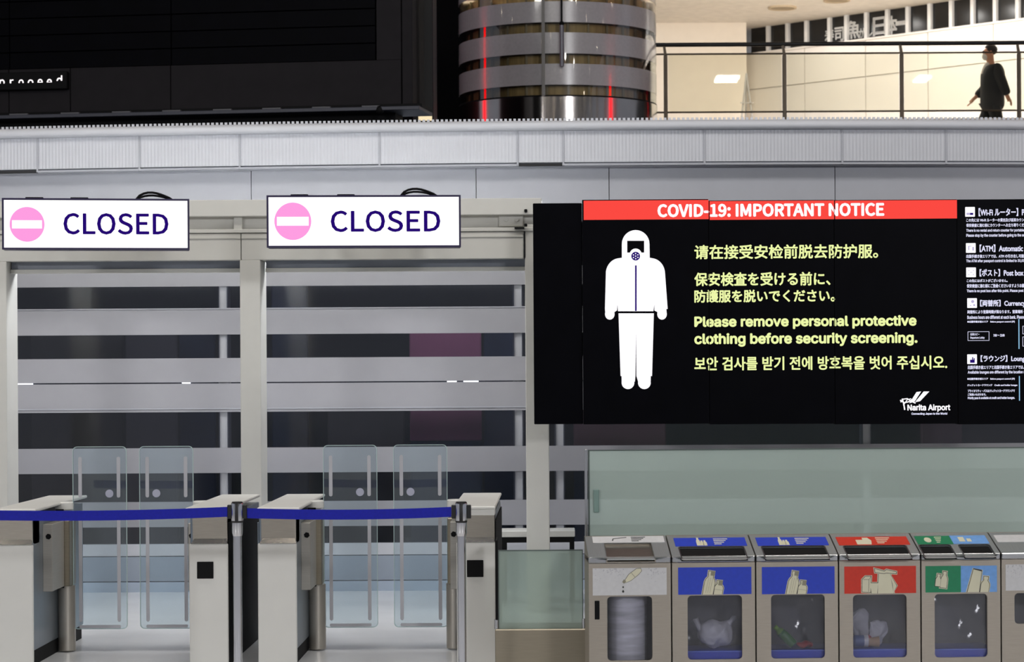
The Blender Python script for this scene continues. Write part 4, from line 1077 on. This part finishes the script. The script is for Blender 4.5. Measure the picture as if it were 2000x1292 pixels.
    for h_ in holes:
        xs_ = [p[0] for p in h_]; ss = [p[1] for p in h_]
        if i:
            obj('slot_rim', MB().plate([rrect(min(xs_) - 0.006, max(xs_) + 0.006, min(ss) - 0.006, max(ss) + 0.006, 0.016), h_], -0.004, 0.002, tf), M_steelh, hood)
            obj('slot_flap', MB().plate([rect4(min(xs_) - 0.005, max(xs_) + 0.005, min(ss) - 0.005, max(ss) + 0.005)], 0.0075, 0.0095, tf), M_blackm, hood, 0)
        else:
            obj('pouring_basin', MB().plate([rect4(min(xs_) - 0.005, max(xs_) + 0.005, min(ss) - 0.005, max(ss) + 0.005)], 0.014, 0.018, tf), M_steel, hood, 0)
            mb = MB(); x0_, x1_, s0_, s1_ = min(xs_), max(xs_), min(ss), max(ss)
            mb.plate([rect4(x0_ - 0.004, x0_, s0_, s1_)], 0.0, 0.016, tf).plate([rect4(x1_, x1_ + 0.004, s0_, s1_)], 0.0, 0.016, tf).plate([rect4(x0_, x1_, s1_, s1_ + 0.004)], 0.0, 0.016, tf)
            obj('basin_wall', mb, M_steel, hood, 0)
    # hood stickers
    hst = {0: [((1157, 1297), (1046, 1059.5), M_sw)], 1: [((1317, 1457), (1050, 1066), M_sb)], 2: [((1477.5, 1616), (1049, 1065), M_sb)], 3: [((1635, 1774), (1048, 1064), M_sr)],
           4: [((1789, 1858), (1046.5, 1062.5), M_sg), ((1858, 1928), (1045.5, 1061.5), M_sl)], 5: [((1944, 2075), (1044, 1058), M_sw)]}[i]
    for (xa, xb), (ya, yb), mt in hst:
        a = hs(xa, (ya + yb) / 2)[0]; b = hs(xb, (ya + yb) / 2)[0]; xm = (xa + xb) / 2
        s0_, s1_ = hs(xm, yb)[1], min(sl - 0.003, hs(xm, ya)[1])
        stq = obj('hood_sticker', MB().plate([rect4(a, b, s0_, s1_)], -0.002, -0.0005, tf), mt, t, 0)
        mb = MB(); hh = s1_ - s0_
        if mt in (M_sb,):
            for k_, (cx_, hk) in enumerate(((0.33, .95), (0.38, .6), (0.42, .62))):
                mb.plate([clampz(bottle(1, a + (b - a) * cx_, s0_ + hh * 0.04, hh * hk, 0.022), s0_, s1_ - 0.002)], -0.0032, -0.002, tf)
        elif mt is M_sr:
            mb.plate([rect4(a + (b - a) * 0.26, a + (b - a) * 0.36, s0_ + 0.006, s0_ + hh * 0.6)], -0.0032, -0.002, tf)
            mb.plate([[(a + (b - a) * 0.36, s0_ + 0.006), (a + (b - a) * 0.46, s0_ + 0.006), (a + (b - a) * 0.48, s0_ + hh * .5), (a + (b - a) * 0.44, s0_ + hh * .85), (a + (b - a) * 0.36, s0_ + hh * .85)]], -0.0032, -0.002, tf)
        elif mt is M_sg:
            mb.plate([circ(a + (b - a) * 0.33, s0_ + hh * .5, 0.02, 16, hh * 0.3)], -0.0032, -0.002, tf)
        elif mt is M_sl:
            mb.plate([rect4(a + (b - a) * .2, a + (b - a) * .36, s0_ + hh * .25, s0_ + hh * .8)], -0.0032, -0.002, tf).plate([rect4(a + (b - a) * .42, a + (b - a) * .54, s0_ + hh * .25, s0_ + hh * .6)], -0.0032, -0.002, tf)
        elif i == 0:
            mb.plate([stroke([(a + 0.11, s0_ + hh * .3), (a + 0.115, s0_ + hh * .6), (a + 0.19, s0_ + hh * .8)], 0.006)], -0.0032, -0.002, tf)
        if mb.bm.faces: obj('hood_picture', mb, M_cream if i else M_line, stq, 0)
        else: mb.bm.free()
        mb = MB()
        for k_ in range(4):
            f0 = 0.55 if i else 0.54
            if mt is M_sl: continue
            mb.plate([rect4(a + (b - a) * f0, a + (b - a) * (f0 + (0.2, .17, .14, .1)[k_]), s0_ + hh * (.78 - .2 * k_), s0_ + hh * (.86 - .2 * k_))], -0.0032, -0.002, tf)
        if mb.bm.faces: obj('small_print', mb, M_cream if i not in (0, 5) else M_line, stq, 0)
        else: mb.bm.free()
    # front stickers
    fst = {0: [((1157.5, 1302), (1108.5, 1161.5), M_sw)], 1: [((1324.5, 1467.5), (1107, 1160), M_sb)], 2: [((1488, 1630), (1106, 1159), M_sb)], 3: [((1649, 1789), (1105, 1158), M_sr)],
           4: [((1807.5, 1876.5), (1104.5, 1156), M_sg), ((1876.5, 1947), (1104, 1155.5), M_sl)], 5: [((1964, 2095), (1101, 1152), M_sw)]}[i]
    for (xa, xb), (ya, yb), mt in fst:
        a, b = P(xa, 1130)[0], P(xb, 1130)[0]; xm = (xa + xb) / 2; c, d = P(xm, yb)[1], P(xm, ya)[1]
        c = max(c, z1 + 0.001)
        stq = obj('front_sticker', MB().plate([rect4(a, b, c, d)], -0.002, 0.0), mt, t, 0)
        def icon2(outline, fill=M_cream, lw=0.0028, halo=0.0062, dep=0.0):
            y_ = -0.002 - dep
            if halo: obj('picture_halo', MB().plate([clampz(grow(outline, halo), c, d)], y_ - 0.0008, y_), M_cream, stq, 0)
            obj('picture_outline', MB().plate([clampz(grow(outline, lw), c, d)], y_ - 0.0014, y_ - 0.0008), M_line, stq, 0)
            obj('picture_fill', MB().plate([clampz(outline, c, d)], y_ - 0.002, y_ - 0.0014), fill, stq, 0)
        Q = lambda l: [P(x, y) for x, y in l]
        if mt is M_sb:
            dx = (xa - 1324.5)
            b1 = bottle(1, *P(1382 + dx, 1163), 0.135, 0.056, -0.17); b2 = bottle(1, *P(1402 + dx, 1163), 0.083, 0.046, -0.12)
            for bb, cap in ((b1, ((1389 + dx, 1114), (1397 + dx, 1124))), (b2, ((1404 + dx, 1132), (1412 + dx, 1143)))):
                icon2(bb); 
                obj('picture_cap', MB().plate([Q([(cap[0][0], cap[0][1]), (cap[1][0], cap[0][1] + 1), (cap[1][0] - 1.5, cap[1][1]), (cap[0][0] - 1.5, cap[1][1] - 1)])], -0.0048, -0.004), M_capg, stq, 0)
            mb = MB()
            for k_ in range(3): mb.plate([stroke(Q([(1378 + dx + k_ * 4, 1157), (1384 + dx + k_ * 4, 1128)]), 0.0014)], -0.0046, -0.004)
            mb.plate([stroke(Q([(1394 + dx, 1149.5), (1411 + dx, 1152)]), 0.0014)], -0.0046, -0.004)
            obj('picture_lines', mb, M_capg, stq, 0)
        elif mt is M_sr:
            bag = Q([(1716, 1117), (1738, 1117), (1745, 1160), (1714, 1160)]); carton = Q([(1684, 1131), (1690, 1125), (1701, 1125), (1700, 1156), (1684, 1155)]); cup = Q([(1699, 1138), (1715, 1138), (1713, 1160), (1702, 1160)])
            for o_ in (carton, cup, bag): icon2(o_)
            icon2(Q([(1738, 1120), (1751, 1143), (1745, 1158), (1743, 1140)]))
            icon2(Q([(1708, 1110), (1727, 1115), (1731, 1112), (1750, 1116), (1750, 1119), (1731, 1118), (1726, 1119), (1709, 1117)]), dep=0.001)
            mb = MB()
            mb.plate([stroke(Q([(1686, 1131), (1697, 1131), (1701, 1125)]), 0.0015)], -0.0052, -0.004); mb.plate([stroke(Q([(1697, 1131), (1696, 1155)]), 0.0015)], -0.0052, -0.004)
            obj('picture_lines', mb, M_line, stq, 0)
        elif mt is M_sg:
            icon2(bottle(1, *P(1831, 1144), 0.066, 0.028, -0.12)); icon2(bottle(1, *P(1842, 1147), 0.088, 0.034, -0.12))
        elif mt is M_sl:
            icon2(Q([(1889, 1156), (1901, 1111), (1917, 1114), (1912, 1156)])); icon2(bottle(1, *P(1922, 1160), 0.098, 0.046, -0.12))
            obj('picture_cap', MB().plate([Q([(1901, 1109), (1917, 1112), (1917, 1115), (1901, 1111)])], -0.0048, -0.004), M_line, stq, 0)
        elif i == 0:
            bt = Q([(1218, 1137.5), (1221, 1132), (1228, 1121), (1243, 1110), (1251, 1109.2), (1253, 1114), (1247, 1121), (1232, 1133), (1223, 1136.5)])
            icon2(bt, M_cream, 0.002, 0)
            obj('picture_cap', MB().plate([Q([(1215, 1136), (1218, 1131), (1223, 1134), (1219, 1139)])], -0.0048, -0.004), M_capg, stq, 0)
            mb = MB()
            for cy_, s_ in ((1146, 1.6), (1154.5, 2.2)):
                mb.plate([Q([(1217, cy_ - s_ * 1.7)] + arcp(1217, cy_, s_, 30, -210, 10))], -0.004, -0.002)
            mb.plate([stroke(Q([(1233, 1118), (1240, 1126)]), 0.0015)], -0.0048, -0.004)
            obj('drops', mb, M_line, stq, 0)
        if mt is M_sw:
            mb = MB(); rr_ = random.Random(3 + i)
            for k_ in range(90):
                x_ = rr_.uniform(a + 0.008, b - 0.008); f_ = rr_.random() ** 1.6; zz = d - 0.004 - f_ * (d - c) * 0.5; s_ = 0.0035 * (1 - f_ * 0.6)
                if i == 0 and P(1212, 1)[0] < x_ < P(1256, 1)[0]: continue
                mb.plate([[(x_ - s_, zz), (x_, zz - s_ * 1.3), (x_ + s_, zz), (x_, zz + s_ * 1.3)]], -0.0026, -0.002)
            pt = obj('speckle_print', mb, mat('speckle_grey', (180, 180, 186), 0.6), stq, 0); pt['kind'] = 'stuff'
    if i == 0:
        a, b = P(1161.5, 1190)[0], P(1171, 1190)[0]
        obj('handle_slot', MB().box(a, b, -0.003, 0.004, P(1166, 1209)[1], P(1166, 1172.5)[1], 0.001), M_blackm, t)
        tz0, tz1 = 0.06, z1 + 0.03
        tank = obj('waste_liquid_tank', MB().lathe([(0.005, tz0), (0.105, tz0), (0.108, tz0 + .02), (0.108, tz1), (0.09, tz1 + .02)], (w0 + w1) / 2, 0.17, 32), mat('highlight_banded_tank', (196, 196, 206), 0.3, 0, 0.25, 5, (1, 1, 6)), t)  # highlight bands of the tank are painted into its colour
    obj('window_pane', MB().plate([rrect(w0 - 0.005, w1 + 0.005, z0 - 0.005, z1 + 0.003, 0.024)], 0.021, 0.024), M_tint, t)
    if i in (1, 2, 3, 4):
        obj('tray', MB().box(L0 + 0.02, L1 - 0.02, 0.045, HB + 0.04, 0.05, z0 + 0.04, 0.004), M_tray, t)
        obj('tray_rim', MB().box(L0 + 0.018, L1 - 0.018, 0.04, 0.05, z0 + 0.034, z0 + 0.042, 0.002), mat('blue_tray_rim', (96, 116, 214), 0.4), t)
        # clear liner: rumpled film
        mb = MB(); nx, nz_ = 26, 30; rr_ = random.Random(40 + i); from mathutils import noise as _nz
        grid = []
        for r_ in range(nz_ + 1):
            row = []
            for q_ in range(nx + 1):
                x_ = L0 + 0.03 + (Wd - 0.06) * q_ / nx; zz = z0 + 0.045 + (z1 - z0 - 0.03) * r_ / nz_
                y_ = 0.06 + 0.020 * _nz.noise(Vector((x_ * 12 + zz * 5 + i * 3, zz * 4, i))) + 0.006 * _nz.noise(Vector((x_ * 40 - zz * 22, zz * 9, i * 2)))
                row.append(mb.bm.verts.new((x_, y_, zz)))
            grid.append(row)
        for r_ in range(nz_):
            for q_ in range(nx): mb.bm.faces.new((grid[r_][q_], grid[r_][q_ + 1], grid[r_ + 1][q_ + 1], grid[r_ + 1][q_]))
        obj('clear_liner', mb, M_bag, t, 180)
    BIN_IN[i] = (um_, z0 + 0.042, P)
# --- rubbish inside the bins
def inbin(name, label, cat, i, px, depth, group=None):
    um_, zf, P = BIN_IN[i]
    fr = Fr(1310, 1098, 12.85, 3.0); fr.o = FN.o + FN.d * (um_ + P(px, 1240)[0]) + FN.n * depth
    t = thing(name, label, cat, fr, zf, group); Z0[t.name] = 0.0
    return t
M_wbag = mat('white_plastic_bag', (198, 198, 206), 0.4, 0, 0.06, 20)
t = inbin('plastic_bag', 'white knotted plastic bag lying in the second bin window', 'bag', 1, 1404, 0.17)
mb = MB().ball((0.0, 0, 0.075), 0.085, 4, (1.15, 0.8, 0.85)); mb.noise(0.022, 14, 3).noise(0.008, 45, 5)
zm_ = min(v.co.z for v in mb.bm.verts)
for v in mb.bm.verts: v.co.z -= zm_; v.co.z += max(0, v.co.x - 0.03) * 0.5 if v.co.z > 0.06 else 0
obj('bag_body', mb, M_wbag, t, 180)
mb = MB(); 
for k_, (p0, p1, p2) in enumerate((((-0.06, 0, 0.09), (-0.09, -0.01, 0.11), (-0.115, -0.01, 0.165)), ((0.06, 0, 0.12), (0.09, -0.01, 0.15), (0.105, 0, 0.17)))):
    mb.tube([p0, p1, p2], [0.03, 0.012, 0.018], 10)
mb.noise(0.008, 40, 2); obj('bag_handle', mb, M_wbag, t, 180)
t = inbin('bottle', 'green plastic bottle lying tilted in the third bin window', 'bottle', 2, 1556, 0.12)
mb = MB().lathe([(0.0, 0.0), (0.034, 0.0), (0.037, 0.012), (0.037, 0.11), (0.034, 0.118), (0.037, 0.124), (0.034, 0.135)], 0, 0, 24)
R_ = Matrix.Translation((0.0, 0, 0.021)) @ Matrix.Rotation(math.radians(-46), 4, 'Y') @ Matrix.Scale(0.74, 4)
def tr(mb, M_): bmesh.ops.transform(mb.bm, matrix=M_, verts=mb.bm.verts[:]); return mb
obj('bottle_body', tr(mb, R_), mat('bottle_green', (44, 122, 52), 0.3, 0, 0.1), t)
obj('bottle_shoulder', tr(MB().lathe([(0.036, 0.125), (0.033, 0.14), (0.018, 0.165), (0.016, 0.17)], 0, 0, 24), R_), mat('bottle_lime', (120, 176, 60), 0.3), t)
obj('bottle_cap', tr(MB().lathe([(0.017, 0.168), (0.018, 0.172), (0.018, 0.192), (0.015, 0.195)], 0, 0, 20), R_), mat('cap_lime', (134, 190, 56), 0.4), t)
t = inbin('wrapper', 'small crumpled red wrapper beside the green bottle', 'wrapper', 2, 1578, 0.13)
mb = MB().ball((0, 0, 0.018), 0.04, 3, (1.1, 0.7, 0.42)).noise(0.012, 30, 8)
zm_ = min(v.co.z for v in mb.bm.verts)
for v in mb.bm.verts: v.co.z -= zm_
obj('wrapper_film', mb, mat('wrapper_red', (176, 30, 40), 0.35, 0, 0.2, 30), t, 60)
t = inbin('drink_can', 'blue and white drink can lying on its side in the red-stickered bin', 'can', 3, 1688, 0.15)
RX = Matrix.Translation((-0.035, 0, 0.034)) @ Matrix.Rotation(math.radians(90), 4, 'Y')
obj('can_body', tr(MB().lathe([(0.024, -0.002), (0.033, 0.008), (0.033, 0.062)], 0, 0, 28), RX), mat('can_blue', (40, 84, 160), 0.35, 0, 0.1), t)
obj('can_band', tr(MB().lathe([(0.0335, 0.058), (0.0335, 0.082)], 0, 0, 28), RX), mat('can_white', (222, 222, 226), 0.4), t)
obj('can_stripe', tr(MB().lathe([(0.0336, 0.082), (0.0336, 0.09), (0.024, 0.1), (0.0, 0.099)], 0, 0, 28), RX), mat('can_red', (186, 54, 60), 0.4), t)
M_paper = mat('white_tissue', (196, 196, 204), 0.8, 0, 0.05, 30)
for k_, (px_, sz, lb_, zc_, sc3) in enumerate(((1692, 0.055, 'big crumpled white tissue leaning above the can in the red-stickered bin', 0.15, (1.0, 0.5, 1.15)), (1725, 0.05, 'torn white tissue beside the brown cup in the red-stickered bin', 0.085, (1.0, 0.6, 1.5)))):
    t = inbin('paper_tissue', lb_, 'tissue', 3, px_, 0.2 if k_ == 0 else 0.17)
    mb = MB().ball((0, 0, zc_), sz, 4, sc3).noise(0.03, 16, 11 + k_).noise(0.008, 60, k_)
    if k_ == 0:   # pile that reaches down to the tray behind the can
        for v in mb.bm.verts:
            if v.co.z < 0.12: v.co.z = 0.12 - (0.12 - v.co.z) * 2.2
    zm_ = min(v.co.z for v in mb.bm.verts)
    for v in mb.bm.verts: v.co.z -= max(0, 0.1 - v.co.z) / 0.1 * zm_ if zm_ > 0 else zm_
    obj('tissue_sheet', mb, M_paper, t, 70)
t = inbin('paper_cup', 'small tan paper cup lying between can and tissue', 'cup', 3, 1712, 0.13)
RX = Matrix.Translation((-0.02, 0, 0.03)) @ Matrix.Rotation(math.radians(90), 4, 'Y')
obj('cup_wall', tr(MB().lathe([(0.022, 0.0), (0.029, 0.055), (0.031, 0.057), (0.027, 0.056), (0.021, 0.004), (0.0, 0.004)], 0, 0, 24), RX), mat('cup_tan', (186, 150, 116), 0.6), t)
